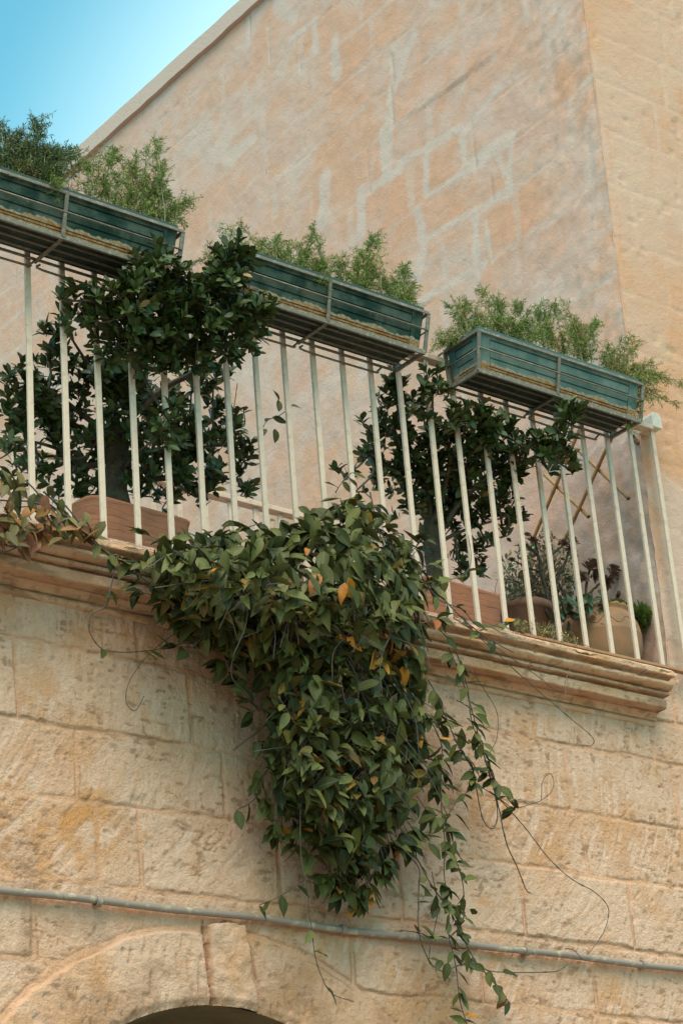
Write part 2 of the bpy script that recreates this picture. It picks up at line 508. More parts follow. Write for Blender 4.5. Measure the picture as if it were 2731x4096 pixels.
    crev_shade = (1 - sst(.0012, .0050, np.abs(dj - jw * .8))) * sst(.42, .6, fbm(x * 6, z * 9, 3, 115)) * (zz - JZ[ci] < JZ[ci + 1] - zz)  # overhang shade along the blocks' lower edges, painted as a dark line
    dirt_shade = .75 * crev_shade + .85 * chip * (cell == 0) + .25 * sst(.62, .80, fbm(x * 18, z * 18, 5, 109)) + .3 * sst(.66, .8, fbm(x * 60, z * 45, 3, 111)) * (1 - mort)  # random grime, plus joint and chip shade put into the colour
    dirt_shade = dirt_shade + .55 * sst(.45, .7, fbm(x * 8, z * 8, 4, 113)) * sst(3.75, 3.2, z + .15 * (x - 4)) * 1.1
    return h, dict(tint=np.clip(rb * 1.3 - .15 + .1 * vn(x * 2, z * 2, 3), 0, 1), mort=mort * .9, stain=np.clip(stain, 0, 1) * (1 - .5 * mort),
                   pale=np.clip(pale, 0, .85) * (1 - mort), dirt_shade=np.clip(dirt_shade * .85, 0, .85)), cell, r
def grid(u0, u1, v0, v1, step):
    nu, nv = int(round((u1 - u0) / step)) + 1, int(round((v1 - v0) / step)) + 1
    U, V = np.meshgrid(np.linspace(u0, u1, nu), np.linspace(v0, v1, nv))
    i = np.arange(nu * nv).reshape(nv, nu)
    F = np.stack([i[:-1, :-1], i[:-1, 1:], i[1:, 1:], i[1:, :-1]], -1).reshape(-1, 4)
    return U.ravel(), V.ravel(), F
def sub(V, F, at_):
    u, inv = np.unique(F, return_inverse=True)
    return V[u], inv.reshape(F.shape), {k: a[u] for k, a in at_.items()}
wall = thing('stone_wall', 'honey coloured limestone balcony wall of chiselled blocks with a moulded cornice above an arch', 'wall', (4.8, .3, 0))
gx, gz, gF = grid(3.2, 7.1, 2.30, 4.72, .0048)
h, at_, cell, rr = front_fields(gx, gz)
# pull the grid onto the arch line
near = (np.abs(rr - RIN) < .0036)
gx2 = np.where(near, ACX + (gx - ACX) * RIN / np.hypot(gx - ACX, gz - ACZ), gx)
gz2 = np.where(near, ACZ + (gz - ACZ) * RIN / np.hypot(gx - ACX, gz - ACZ), gz)
round_ = sst(.03, 0, rr - RIN) * .012
GV = np.stack([gx2, WY - h + round_, gz2], 1)
fr = np.hypot(gx2, 0) * 0 + np.hypot(gx2 - ACX, gz2 - ACZ)
keep = (fr[gF].mean(1) > RIN - .0005) | ((gz[gF].mean(1) < ACZ))
fc = cell[gF[:, 0]]
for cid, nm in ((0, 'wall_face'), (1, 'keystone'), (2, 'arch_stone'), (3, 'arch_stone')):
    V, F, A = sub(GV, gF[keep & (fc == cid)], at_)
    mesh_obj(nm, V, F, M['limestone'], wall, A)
def flat_attrs(n): return {k: np.zeros(n) + (.4 if k == 'tint' else 0) for k in ('tint', 'mort', 'stain', 'pale', 'dirt_shade')}
mb = MB()
for q in ([(-3, 0), (3.357, 0), (3.357, 2.31), (-3, 2.31)], [(5.073, 0), (7.1, 0), (7.1, 2.31), (5.073, 2.31)], [(-3, 2.31), (3.21, 2.31), (3.21, 4.62), (-3, 4.62)], [(7.1, 0), (12, 0), (12, 4.72), (7.1, 4.72)]):
    mb.add([(x, WY, z) for x, z in q], [(0, 1, 2, 3)])
mb.add([(4.2, WY + .012, 2.3)], [])
mb.build('plain_wall', M['limestone'], wall, attrs=flat_attrs(mb.n), smooth=False)
# arch soffit, jambs and recess
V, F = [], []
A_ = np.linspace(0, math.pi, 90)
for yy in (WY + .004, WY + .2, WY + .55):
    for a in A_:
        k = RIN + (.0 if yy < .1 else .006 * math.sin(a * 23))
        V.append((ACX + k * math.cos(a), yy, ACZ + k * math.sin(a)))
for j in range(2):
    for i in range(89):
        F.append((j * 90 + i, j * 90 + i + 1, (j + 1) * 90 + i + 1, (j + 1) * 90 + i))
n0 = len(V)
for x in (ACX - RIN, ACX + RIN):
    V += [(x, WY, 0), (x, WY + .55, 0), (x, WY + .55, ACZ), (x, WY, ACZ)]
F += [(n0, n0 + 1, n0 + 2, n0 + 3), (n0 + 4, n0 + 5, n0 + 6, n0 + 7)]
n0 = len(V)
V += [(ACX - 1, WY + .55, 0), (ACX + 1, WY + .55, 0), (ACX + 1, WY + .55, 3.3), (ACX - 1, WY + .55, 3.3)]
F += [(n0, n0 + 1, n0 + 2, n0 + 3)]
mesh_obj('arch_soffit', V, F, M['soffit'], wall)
# cornice: moulded profile swept along X, with broken edges
prof = [(.056, 4.434), (.046, 4.438), (.040, 4.442), (.038, 4.454), (.048, 4.457), (.049, 4.462), (.038, 4.464), (.037, 4.472), (.028, 4.480), (.019, 4.487), (.022, 4.492), (-.034, 4.488), (-.040, 4.490), (-.047, 4.522), (-.030, 4.526), (-.030, 4.533), (-.062, 4.535), (-.064, 4.546),
        (-.050, 4.549), (-.052, 4.553), (-.075, 4.554), (-.086, 4.560), (-.093, 4.567), (-.095, 4.574), (-.090, 4.581), (-.078, 4.585), (-.074, 4.590), (-.082, 4.595), (-.108, 4.597), (-.113, 4.600), (-.117, 4.613), (-.117, 4.621), (-.108, 4.628), (-.03, 4.662), (.0, 4.672), (.04, 4.676), (.06, 4.676)]
prof = np.array(prof)
# resample densely
seg = []
for a, b in zip(prof[:-1], prof[1:]):
    k = max(1, int(np.linalg.norm(b - a) / .0032))
    seg += [a + (b - a) * t for t in np.linspace(0, 1, k, endpoint=False)]
seg = np.array(seg + [prof[-1]])
xs = np.linspace(2.2, 6.435, 700)
nv = len(seg)
pa = np.cumsum(np.r_[0, np.linalg.norm(np.diff(seg, axis=0), axis=1)])
XX, PP = np.meshgrid(xs, pa)
d1 = np.gradient(seg, axis=0)
nrm = np.stack([d1[:, 1], -d1[:, 0]], 1)
nrm /= np.linalg.norm(nrm, axis=1)[:, None]
nrm *= np.sign(-(nrm[:, 0] * 1.0 - nrm[:, 1] * 0.2))[:, None] * 0 + 1
if nrm[np.argmin(seg[:, 0])][0] > 0: nrm = -nrm
rough = (fbm(XX * 30, PP * 30, 4, 5) - .5) * .0035 + (fbm(XX * 5, PP * 9, 3, 7) - .5) * .0012
chip = sst(.62, .78, fbm(XX * 22, PP * 30, 3, 9)) * .006
topedge = np.exp(-((seg[:, 1] - 4.617) / .016) ** 2)[:, None] * (seg[:, 0] < -.06)[:, None]
rough = rough - chip * .45 - topedge * (.004 + .020 * sst(.45, .75, fbm(XX * 14, XX * 0 + PP * 10, 4, 13)))
js = np.array([3.46, 4.6, 5.665, 5.98 - .9])
dj = np.min(np.abs(XX[..., None] + .006 * (vn(XX * 3, PP * 60, 3) - .5)[..., None] - js), axis=-1)
mo = 1 - sst(.004, .010, dj)
rough = rough - mo * .004
blk = np.searchsorted(np.sort(js), XX)
endr = sst(6.40, 6.436, XX) * (fbm(XX * 60, PP * 22, 3, 17)) * .03
VY = seg[:, 0][:, None] + nrm[:, 0][:, None] * rough + (_hash(blk, blk * 0, 5) - .5) * .006
VZ = seg[:, 1][:, None] + nrm[:, 1][:, None] * rough
VX = XX - endr * (XX > 6.39) * 1.2
CV = np.stack([VX, VY, VZ], -1).reshape(-1, 3)
i = np.arange(CV.shape[0]).reshape(nv, len(xs))
CF = np.stack([i[:-1, :-1], i[:-1, 1:], i[1:, 1:], i[1:, :-1]], -1).reshape(-1, 4)
# end cap as a fan column of quads
nc = len(CV)
last = CV[i[:, -1]]
cap = last.copy(); cap[:, 1] = .06; cap[:, 0] += .002
CV2 = np.vstack([CV, cap])
CF2 = np.vstack([CF, np.stack([i[:-1, -1], nc + np.arange(nv - 1), nc + np.arange(1, nv), i[1:, -1]], -1)])
ext = lambda a: np.r_[a.ravel(), a[:, -1]]
A = dict(tint=ext(_hash(blk, blk * 0, 9)), mort=ext(mo * .8), stain=ext(.55 * sst(.5, .75, fbm(XX * 6, PP * 8, 4, 23))),
         pale=ext(.5 * sst(.5, .7, fbm(XX * 8, PP * 12, 4, 25))), dirt_shade=ext(np.clip(.75 * sst(.55, .72, fbm(XX * 9, PP * 30, 4, 27)) + .6 * sst(.62, .75, fbm(XX * 45, PP * 45, 3, 29)), 0, .9) * .8))
mesh_obj('cornice', CV2, CF2, M['cornice'], wall, A)
fl = MB().box(-3, 6.70, .065, 1.55, 4.60, 4.668)
fl.build('terrace_floor', M['floor'], wall, smooth=False)
MB().box(-3, 6.70, 1.50, 1.56, 0, 4.60).build('rear_face', M['floor'], wall, smooth=False)

# ------------------------------------------------------------------ tall building: plastered side and ochre front
bld = thing('building', 'tall plastered stone building with pinkish side wall and ochre front rising beside the terrace', 'building', (7.5, 3, 0))
def bx(z): return 6.565 + .025 * (z - 4.74)
BX0 = 6.62
JB = np.array([3.6, 4.2, 4.45, 4.72, 5.0, 5.28, 5.56, 5.84, 6.10, 6.36, 6.62, 6.86, 7.10, 7.40, 7.66, 7.95, 8.23, 8.49, 8.75, 9.01, 9.28, 9.54, 9.85, 10.2])
def c8(x, y): return (900 + x * 1.1677, y * 1.1677)
smears = []
for (x0, y0, x1, y1, w) in ((75, 0, 60, 150, .075), (160, 0, 220, 60, .09), (290, 60, 300, 170, .06), (365, 130, 372, 250, .085), (640, 110, 560, 330, .07), (560, 300, 560, 600, .075), (535, 440, 550, 620, .05),
                           (345, 600, 335, 760, .10), (470, 650, 470, 800, .07), (690, 520, 695, 660, .05), (815, 440, 825, 560, .05), (985, 470, 980, 670, .045), (945, 540, 965, 600, .03), (665, 720, 690, 830, .06),
                           (865, 720, 880, 960, .05), (690, 860, 640, 1050, .06), (900, 760, 930, 900, .035), (1225, 300, 1265, 260, .03), (830, 440, 940, 300, .05), (480, 660, 600, 580, .07),
                           (600, 560, 800, 440, .05), (700, 670, 980, 490, .04), (700, 820, 990, 650, .04), (640, 1060, 900, 910, .05), (840, 560, 990, 460, .05), (210, 130, 300, 60, .05), (90, 470, 0, 540, .08)):
    a, b = atX(*c8(x0, y0), 6.65), atX(*c8(x1, y1), 6.65)
    smears.append((a[1], a[2], b[1], b[2], w))
def segdist(y, z, y0, z0, y1, z1):
    dy, dz = y1 - y0, z1 - z0
    t = np.clip(((y - y0) * dy + (z - z0) * dz) / (dy * dy + dz * dz + 1e-9), 0, 1)
    return np.hypot(y - y0 - t * dy, z - z0 - t * dz)
def side_fields(y, z):
    wob = .03 * (fbm(y * 2, z * 2, 3, 3) - .5) + .012 * (vn(y * 14, z * 14, 5) - .5)
    zz, yy = z + wob, y + .04 * (fbm(y * 3, z * 3 + 7, 3, 9) - .5)
    ci = np.clip(np.searchsorted(JB, zz) - 1, 0, len(JB) - 2)
    dz = np.minimum(zz - JB[ci], JB[ci + 1] - zz)
    off = _hash(ci, ci * 0, 21) * .5
    wid = .52 + .10 * (_hash(ci, ci * 0, 22) - .5)
    q = (yy + off) / wid
    dy = np.abs(q - np.round(q)) * wid
    bi = ci * 50 + np.floor(q + 0)
    rb = _hash(bi, ci, 23)
    big = fbm(y * .9, z * .9, 3, 25)
    on = sst(.38, .58, fbm(y * 1.3, z * 2.2, 3, 27))
    wv = (.010 + .055 * fbm(y * 2.2, z * 5, 3, 29) ** 1.6)
    wh = (.007 + .028 * fbm(y * 3, z * 3, 3, 31) ** 1.6)
    sm = np.maximum((1 - sst(wh * .6, wh * 1.3, dz)) * on * .5, (1 - sst(wv * .6, wv * 1.2, dy)) * sst(.4, .55, fbm(y * 2.5, z * 1.2, 3, 33)) * .45)
    for y0, z0, y1, z1, w in smears:
        ww = w * (.55 + .9 * fbm(y * 7, z * 9, 3, 35))
        sm = np.maximum(sm, 1 - sst(ww * .30, ww * .62, segdist(y, z, y0, z0, y1, z1) + .02 * (fbm(y * 10, z * 10, 3, 36) - .5)))
    farpale = sst(1.2, 3.5, y) * .35 + sst(6.9, 5.6, z) * .35
    pale = np.clip(sm * .95 + farpale * sst(.35, .65, big) + .45 * sst(.52, .7, fbm(y * 5, z * 7, 5, 37)), 0, 1)
    crack = (1 - sst(.0015, .006, np.abs(dz + .004 * (vn(y * 30, z * 30, 43) - .5)))) * sst(.52, .62, fbm(y * 2, z * 3, 3, 39)) * (1 - .6 * sm)
    crack = np.maximum(crack, (1 - sst(.002, .006, np.abs(dy))) * sst(.60, .68, fbm(y * 3, z * 2, 3, 45)))
    h = (fbm(y * 9, z * 9, 4, 51) - .5) * .008 + (fbm(y * 40, z * 40, 3, 53) - .5) * .004 - crack * .004
    # rough, tooled band near the corner
    tool = sst(1.1, .1, y)
    h = h + tool * (fbm((y + z * .55) * 26, (z - y * .5) * 10, 3, 55) - .5) * .018
    # broken render skin
    a = atX(*c8(640, 390), 6.65); b = atX(*c8(800, 275), 6.65); c = atX(*c8(900, 200), 6.65)
    for p, q2 in ((a, b), (b, c)):
        dline = segdist(y, z, p[1], p[2] + .012, q2[1], q2[2] + .012)
        h = h + .005 * (1 - sst(.0, .16, dline)) * (z > (p[2] + (q2[2] - p[2]) * (y - p[1]) / (q2[1] - p[1])) + .012 * (vn(y * 20, z * 0, 3) - .5))
    low = sst(5.9, 5.3, z) * sst(1.6, .4, y)
    h = h + low * (fbm(y * 7, z * 7, 4, 57) - .5) * .03
    stain = np.clip((.55 * sst(.46, .66, fbm(y * 1.6, z * 2.2, 5, 61)) + .45 * sst(.5, .66, fbm((y + z * .6) * 9, (z - y * .6) * 4, 4, 62))) * (1 - sm) + .4 * (1 - sst(.01, .03, dz)) * sst(.5, .6, fbm(y * 2, z * 2, 3, 63)) * (1 - sm), 0, .75)
    dirt_shade = np.clip(crack * .75 + .25 * sst(.60, .75, fbm(y * 14, z * 14, 5, 65)) + .55 * low * sst(.35, .6, fbm(y * 4, z * 5, 4, 67)) + tool * .08 * sst(.45, .65, fbm((y + z * .55) * 20, (z - y * .5) * 9, 3, 55)), 0, .85)
    return h, dict(tint=np.clip(rb, 0, 1), mort=np.clip(sm * .35, 0, 1), stain=stain, pale=pale * .62, dirt_shade=dirt_shade * .55)
gy, gz, gF = grid(.0, 8.0, 3.7, 9.86, .0135)
gy = gy ** 1.0
yy_ = WY + gy
h, A = side_fields(yy_, gz)
wav = (fbm(gz * 3, gz * 0, 4, 71) - .5) * .02
edge_in = sst(.05, 0, gy)
SV = np.stack([bx(gz) - h + edge_in * .003, yy_ - 0 * gy, gz], 1)
mesh_obj('side_wall', SV, gF[:, ::-1].copy(), M['plaster'], bld, A)
def front2_fields(x, z):
    JF = np.array([4.0, 4.75, 5.05, 5.37, 5.69, 5.93, 6.22, 6.52, 6.80, 7.10, 7.40, 7.68, 7.95, 8.26, 8.55, 8.9, 9.3, 9.6, 9.9])
    zz = z + .015 * (fbm(x * 3, z * 3, 3, 3) - .5)
    xx = x + .015 * (fbm(x * 3, z * 3 + 5, 3, 4) - .5)
    ci = np.clip(np.searchsorted(JF, zz) - 1, 0, len(JF) - 2)
    dz = np.minimum(zz - JF[ci], JF[ci + 1] - zz)
    off = _hash(ci, ci * 0, 7)
    q = (xx + off * .5) / .55
    dx = np.abs(q - np.round(q)) * .55
    rb = _hash(ci * 40 + np.floor(q), ci, 9)
    jw = .006 + .014 * fbm(x * 5, z * 5, 3, 11) ** 2
    mo = 1 - sst(jw * .6, jw * 1.4, np.minimum(dz, dx))
    low = sst(5.95, 5.55, z + .25 * (fbm(x * 3, z * 3, 3, 13) - .5))
    peel = sst(.46, .54, fbm(x * 4 + 3, z * 4, 4, 15)) * low
    vein = (1 - sst(.006, .03, np.abs(fbm(x * 4, z * 2.2, 4, 17) - .5))) * sst(.45, .6, fbm(x * 1.5, z * 1.5, 2, 19))
    h = (fbm(x * 8, z * 8, 4, 21) - .5) * .0035 + (fbm(x * 35, z * 35, 3, 23) - .5) * .004 - mo * .002 + peel * .006 - sst(.72, .8, fbm(x * 14, z * 14, 3, 27)) * .006
    stain = .55 * sst(.45, .7, fbm(x * 1.8, z * 1.5, 5, 31)) + .5 * vein + .7 * sst(.66, .74, fbm(x * 16, z * 16, 4, 33)) * sst(7.2, 7.8, z)
    return h, dict(tint=rb, mort=mo * .8, stain=np.clip(stain, 0, .8), pale=np.clip(peel * .8 + .5 * sst(.5, .7, fbm(x * 2.5, z * 2, 4, 35)), 0, .9),
                   dirt_shade=np.clip(.35 * sst(.64, .78, fbm(x * 10, z * 10, 4, 37)) + .5 * sst(.72, .8, fbm(x * 30, z * 26, 3, 39)), 0, .6))
gx, gz, gF = grid(0, 2.6, 4.62, 9.86, .0125)
h, A = front2_fields(6.6 + gx, gz)
jag = (fbm(gz * 14, gz * 0, 4, 81) - .5) * .022 + (fbm(gz * 2.5, gz * 0 + 3, 3, 83) - .5) * .03
FV = np.stack([bx(gz) + gx - .0 + sst(.06, 0, gx) * (jag * .25), WY - h + sst(.02, 0, gx) * .004, gz], 1)
mesh_obj('front_wall', FV, gF, M['ochre_plaster'], bld, A)
mb = MB()
mb.add([(9.1, WY + .003, 4.5), (14, WY + .003, 4.5), (14, WY + .003, 9.86), (9.1, WY + .003, 9.86)], [(0, 1, 2, 3)])
mb.build('front_wall_far', M['ochre_plaster'], bld, attrs=flat_attrs(mb.n), smooth=False)
MB().box(6.72, 14, .1, 8.05, 4.6, 9.80).build('roof', M['floor'], bld, smooth=False)
# coping strip along the top of the side wall
ys = np.linspace(.06, 8.05, 260)
zc0 = 9.735
V = []
for k, yv in enumerate(ys):
    w = float(fbm(np.array([yv * 5.0]), np.array([1.0]), 3, 5)[0] - .5) * .02
    X0 = bx(9.75)
    for dx_, z in ((.05, zc0 + w), (-.030, zc0 + .002 + w), (-.032, zc0 + .115 + w * .6), (-.028, zc0 + .119), (.3, zc0 + .15)):
        V.append((X0 + dx_, yv, z))
F = []
for k in range(len(ys) - 1):
    for j in range(4):
        a = k * 5 + j
        F.append((a, a + 1, a + 6, a + 5))
mesh_obj('coping', V, F, M['plaster'], bld, dict(flat_attrs(len(V)), pale=np.full(len(V), .75)), smooth=False)

# ------------------------------------------------------------------ conduit
cy = WY - .024
pts = [at(x, y, cy) for x, y in ((-150, 3540), (0, 3561), (380, 3603), (700, 3638), (1000, 3671), (1370, 3720), (1800, 3770), (2110, 3806), (2731, 3880), (2950, 3903))]
pl = smooth_line(pts, 8)
pl[:, 2] += .0022 * np.sin(pl[:, 0] * 9)
cd = thing('electrical_conduit', 'grey paint-flecked conduit pipe running across the stone wall just above the arch', 'pipe', pl[len(pl) // 2])
MB().tube(pl, .0125, 12).build('pipe', M['conduit'], cd)
for (x, y) in ((392, 3607), (1370, 3720), (2105, 3806), (2570, 3862)):
    p = at(x, y, cy)
    mb = MB()
    A_ = np.linspace(0, 2 * math.pi, 17)
    for t in range(16):
        pa, pb = A_[t], A_[t + 1]
        q = lambda a, r_, dx: (p[0] + dx, cy + r_ * math.cos(a), p[2] + r_ * math.sin(a))
        mb.hexa([q(pa, .0127, -.009), q(pa, .0127, .009), q(pa, .017, .009), q(pa, .017, -.009), q(pb, .0127, -.009), q(pb, .0127, .009), q(pb, .017, .009), q(pb, .017, -.009)])
    mb.box(p[0] - .008, p[0] + .008, cy + .010, WY, p[2] - .006, p[2] + .006)
    mb.build('clip', M['conduit'], cd, smooth=False)

# ------------------------------------------------------------------ railings
ZT = 5.802
rail = thing('balcony_railing', 'white painted metal railing of flat upright bars along the front edge of the balcony', 'railing', (4.6, 0, 4.68))
MB().box(2.0, 6.60, -.024, .024, ZT - .012, ZT + .010).build('handrail', M['white_paint'], rail, bevel=.003, smooth=False)
MB().box(5.7, 6.62, -.012, .014, 4.680, 4.692).build('bottom_bar', M['clay'], rail, bevel=.002, smooth=False)
mb = MB()
prof2 = [(-.034, 0), (.034, 0), (.034, .062), (.028, .078), (.014, .086), (-.014, .086), (-.028, .078), (-.034, .062)]
V = [(6.622 + a * .85, y_, 5.802 + b * .85) for y_ in (-.028, .075) for a, b in prof2]
mb.add(V, [tuple(range(8)), tuple(range(15, 7, -1))] + [(k, k + 8, (k + 1) % 8 + 8, (k + 1) % 8) for k in range(8)])
mb.build('wall_bracket', M['cap_paint'], rail, bevel=.004, smooth=False)
bx_list = [3.519 + .1383 * k for k in range(-9, 10)] + [4.902 + .1422 * k for k in range(0, 13)]
bal0 = None
for k, x in enumerate(bx_list):
    if bal0 is None:
        mb = MB()
        mb.box(-.0108, .0108, -.006, .006, 0, ZT - .013 - 4.664)
        bal0 = mb.build('baluster', M['white_paint'], None, bevel=.002, smooth=False)
        b = bal0
    else:
        b = bal0.copy()
        COL.objects.link(b)
    b.parent = rail
    b.location = (x - 4.6, 0, 4.664 - 4.68)
    b.rotation_euler = (random.uniform(-.003, .003), random.uniform(-.004, .004), random.uniform(-.04, .04))
r2 = thing('rear_railing', 'pale metal railing at the back of the terrace, seen through the ficus branches', 'railing', (5, 1.5, 4.67))
MB().box(1.5, 6.58, 1.475, 1.525, 5.815, 5.84).build('handrail', M['white_paint'], r2, bevel=.003, smooth=False)
b0 = None
for k in range(-22, 9):
    x = 5.32 + .139 * k
    if b0 is None:
        b0 = MB().box(-.0125, .0125, -.007, .007, 0, 1.145).build('baluster', M['white_paint'], None, bevel=.002, smooth=False)
        b = b0
    else:
        b = b0.copy(); COL.objects.link(b)
    b.parent = r2
    b.location = (x - 5, 0, 0)

# ------------------------------------------------------------------ flower racks and planters
RACKL = .895
def make_rack():
    r = thing('flower_rack', 'x', 'plant rack', (0, 0, 0), 'wire flower racks hooked on the railing')
    z0, z1 = 0.0, .158
    yb0, yf0, yb1, yf1 = -.024, -.195, -.022, -.232
    L = RACKL
    MB().bar((0, yf0, z0), (L, yf0, z0), .010, .020).bar((0, yb0, z0), (L, yb0, z0), .009, .009).bar((.004, yb0, z0), (.004, yf0, z0), .012, .018).bar((L - .004, yb0, z0), (L - .004, yf0, z0), .012, .014).build('base_frame', M['galv'], r, bevel=.002, smooth=False)
    for k in (1, 2, 3):
        y = yb0 + (yf0 - yb0) * k / 4
        MB().bar((0, y, z0 + .003), (L, y, z0 + .003), .007, .006).build('base_slat', M['galv'], r, smooth=False)
    MB().bar((L * .47, yb0 + .012, z0 - .006), (L * .47, yf0, z0 - .006), .014, .006).build('cross_bar', M['galv'], r, smooth=False)
    MB().bar((-.008, yf1, z1), (L + .008, yf1, z1), .006, .013).bar((-.008, yb1, z1), (L + .008, yb1, z1), .006, .013).bar((-.008, yb1, z1), (-.008, yf1, z1), .016, .013).bar((L + .008, yb1, z1), (L + .008, yf1, z1), .014, .008).build('top_frame', M['galv'], r, bevel=.0015, smooth=False)
    for (xa, ya, xb, yb) in ((0, yf0, -.008, yf1), (L, yf0, L + .008, yf1), (L * .47, yf0 - .004, L * .47, yf1 - .003), (0, yb0, -.008, yb1), (L, yb0, L + .008, yb1)):
        MB().bar((xa, ya, z0), (xb, yb, z1), .014 if abs(xa - L * .47) < .01 else .016, .006, (0, 1, 0)).build('upright', M['galv'], r, smooth=False)
    zm = .088
    ym = yf0 + (yf1 - yf0) * zm / z1 - .005
    MB().tube([(-.006, yb0, zm), (-.006, ym, zm), (L + .006, ym, zm), (L + .006, yb0, zm)], .0036, 6).build('middle_wire', M['galv'], r)
    for a, b in ((.02, .45), (.49, .9)):
        xa, xb = a * L, b * L
        MB().tube(smooth_line([(xa, -.020, -.012), (xa + .012, -.017, -.030), (xb - .03, -.017, -.030), (xb - .006, -.020, -.024), (xb + .012, -.024, -.006)], 4), .0042, 6).build('support_rod', M['galv'], r)
    for x in (.0, L):
        MB().tube(smooth_line([(x, -.026, z1 - .03), (x, -.027, z1 + .000), (x, -.02, z1 + .008), (x, .02, z1 + .008), (x, .031, z1 - .004), (x, .032, z1 - .05)], 5), .0045, 6).build('hook', M['galv'], r)
    return r
def copy_tree(o, parent=None):
    c = o.copy(); COL.objects.link(c); c.parent = parent
    for ch in o.children: copy_tree(ch, c)
    return c
RX = [3.118, 4.262, 5.432]
RZ = 5.682
rk = make_rack()
racks = [rk] + [copy_tree(rk) for _ in range(2)]
for r, x, l in zip(racks, RX, ('rusty wire flower rack on the railing, highest and leftmost, cut by the photo edge', 'rusty wire flower rack on the railing between the other two, partly behind ficus leaves', 'rusty wire flower rack nearest the building corner, holding the faded teal trough')):
    r.location = (x, 0, RZ)
    r['label'] = l
def make_planter(x, kind, label):
    p = thing('planter_box', label, 'planter', (x, 0, RZ + .008), 'window box planters in the wire racks')
    L = RACKL
    xa, xb, ta, tb = .018, L - .028, .004, L - .012
    y0, y1, t0, t1 = -.040, -.186, -.032, -.219
    h = .158
    X0, Y0, Z0 = p.location
    def P(u, v, side=0):                    # front face, u 0..1 along, v 0..1 up
        lo = np.array([xa + (xb - xa) * u, y1, 0]); hi = np.array([ta + (tb - ta) * u, t1, h])
        return lo + (hi - lo) * v
    mb = MB()
    mb.hexa(np.array([(xa, y1, 0), (xb, y1, 0), (xb, y0, 0), (xa, y0, 0), (ta, t1, h), (tb, t1, h), (tb, t0, h), (ta, t0, h)]))
    # moulded boards on the faces (surface relief of the box)
    def board(face, u0, u1, v0, v1, pr=.0048):
        q = [face(u0, v0), face(u1, v0), face(u1, v1), face(u0, v1)]
        n = np.cross(q[1] - q[0], q[3] - q[0]); n /= np.linalg.norm(n)
        mb.hexa(np.array([q[0] - n * .001, q[1] - n * .001, q[1] + n * pr, q[0] + n * pr, q[3] - n * .001, q[2] - n * .001, q[2] + n * pr, q[3] + n * pr]))
    def Lf(u, v):
        lo = np.array([xa, y0 + (y1 - y0) * u, 0]); hi = np.array([ta, t0 + (t1 - t0) * u, h]); return lo + (hi - lo) * v
    def Rf(u, v):
        lo = np.array([xb, y1 + (y0 - y1) * u, 0]); hi = np.array([tb, t1 + (t0 - t1) * u, h]); return lo + (hi - lo) * v
    for face, mrg in ((P, .055), (Lf, .2), (Rf, .2)):
        board(face, .0, mrg, .0, 1.0, .006)
        board(face, 1 - mrg, 1., .0, 1.0, .006)
        e = mrg + (.004 if face is P else .015)
        for v0, v1 in ((.04, .08), (.10, .14), (.175, .36), (.40, .585), (.625, .81)):
            board(face, e, 1 - e, v0, v1)
        board(face, mrg, 1 - mrg, .85, 1., .006)
    V = np.concatenate(mb.V) + np.array([X0, Y0, Z0])
    mesh_obj('trough', V, mb.F, M['planter_teal' if kind else 'planter_green'], p, smooth=False)
    rm = MB()
    e = .006
    for (a, b, c, d) in ((ta - e, tb + e, t1 - e, t1 + .006), (ta - e, tb + e, t0 - .006, t0 + e), (ta - e, ta + .006, t1 + .006, t0 - .006), (tb - .006, tb + e, t1 + .006, t0 - .006)):
        rm.box(X0 + a, X0 + b, c, d, Z0 + h, Z0 + h + .017)
    rm.build('rim', M['rim_teal' if kind else 'rim_green'], p, smooth=False, bevel=.003)
    MB().box(X0 + ta + .008, X0 + tb - .008, t1 + .008, t0 - .008, Z0 + h + .0005, Z0 + h + .003).build('soil', M['soil'], p, smooth=False)
make_planter(RX[0], 0, 'dark green planter trough with rusty crust, leftmost of the three on the railing')
make_planter(RX[1], 0, 'dark green planter trough with rusty crust in the middle rack of the railing')
make_planter(RX[2], 1, 'faded teal planter trough with rusty base nearest the building corner')
# ------------------------------------------------------------------ leaf batches
def leaf_template(kind='ovate', rows=6):
    t = np.linspace(0, 1, rows)
    if kind == 'ovate': w = np.sin(np.pi * t ** .80) ** .85 * .232; w[-1] = .004; w[0] = .012
    elif kind == 'obovate': w = np.sin(np.pi * t ** 1.35) ** .75 * .235; w[-1] = .03; w[0] = .015
    elif kind == 'fat': w = np.sin(np.pi * t ** 1.6) ** .7 * .28; w[-1] = .03; w[0] = .06
    elif kind == 'round': w = np.sin(np.pi * t) ** .5 * .42; w[-1] = .1; w[0] = .08
    V, mid = [], []
    for i in range(rows):
        for s in (-1, 0, 1):
            V.append((s * w[i], t[i], abs(s) * w[i]))     # x across, y along, z = |across| (for fold)
            mid.append(abs(s))
    F = []
    for i in range(rows - 1):
        for s in range(2):
            a = i * 3 + s
            F.append((a, a + 1, a + 4, a + 3))
    return np.array(V), np.array(F), np.array(mid, float)
def norm(v): return v / (np.linalg.norm(v, axis=-1, keepdims=True) + 1e-12)
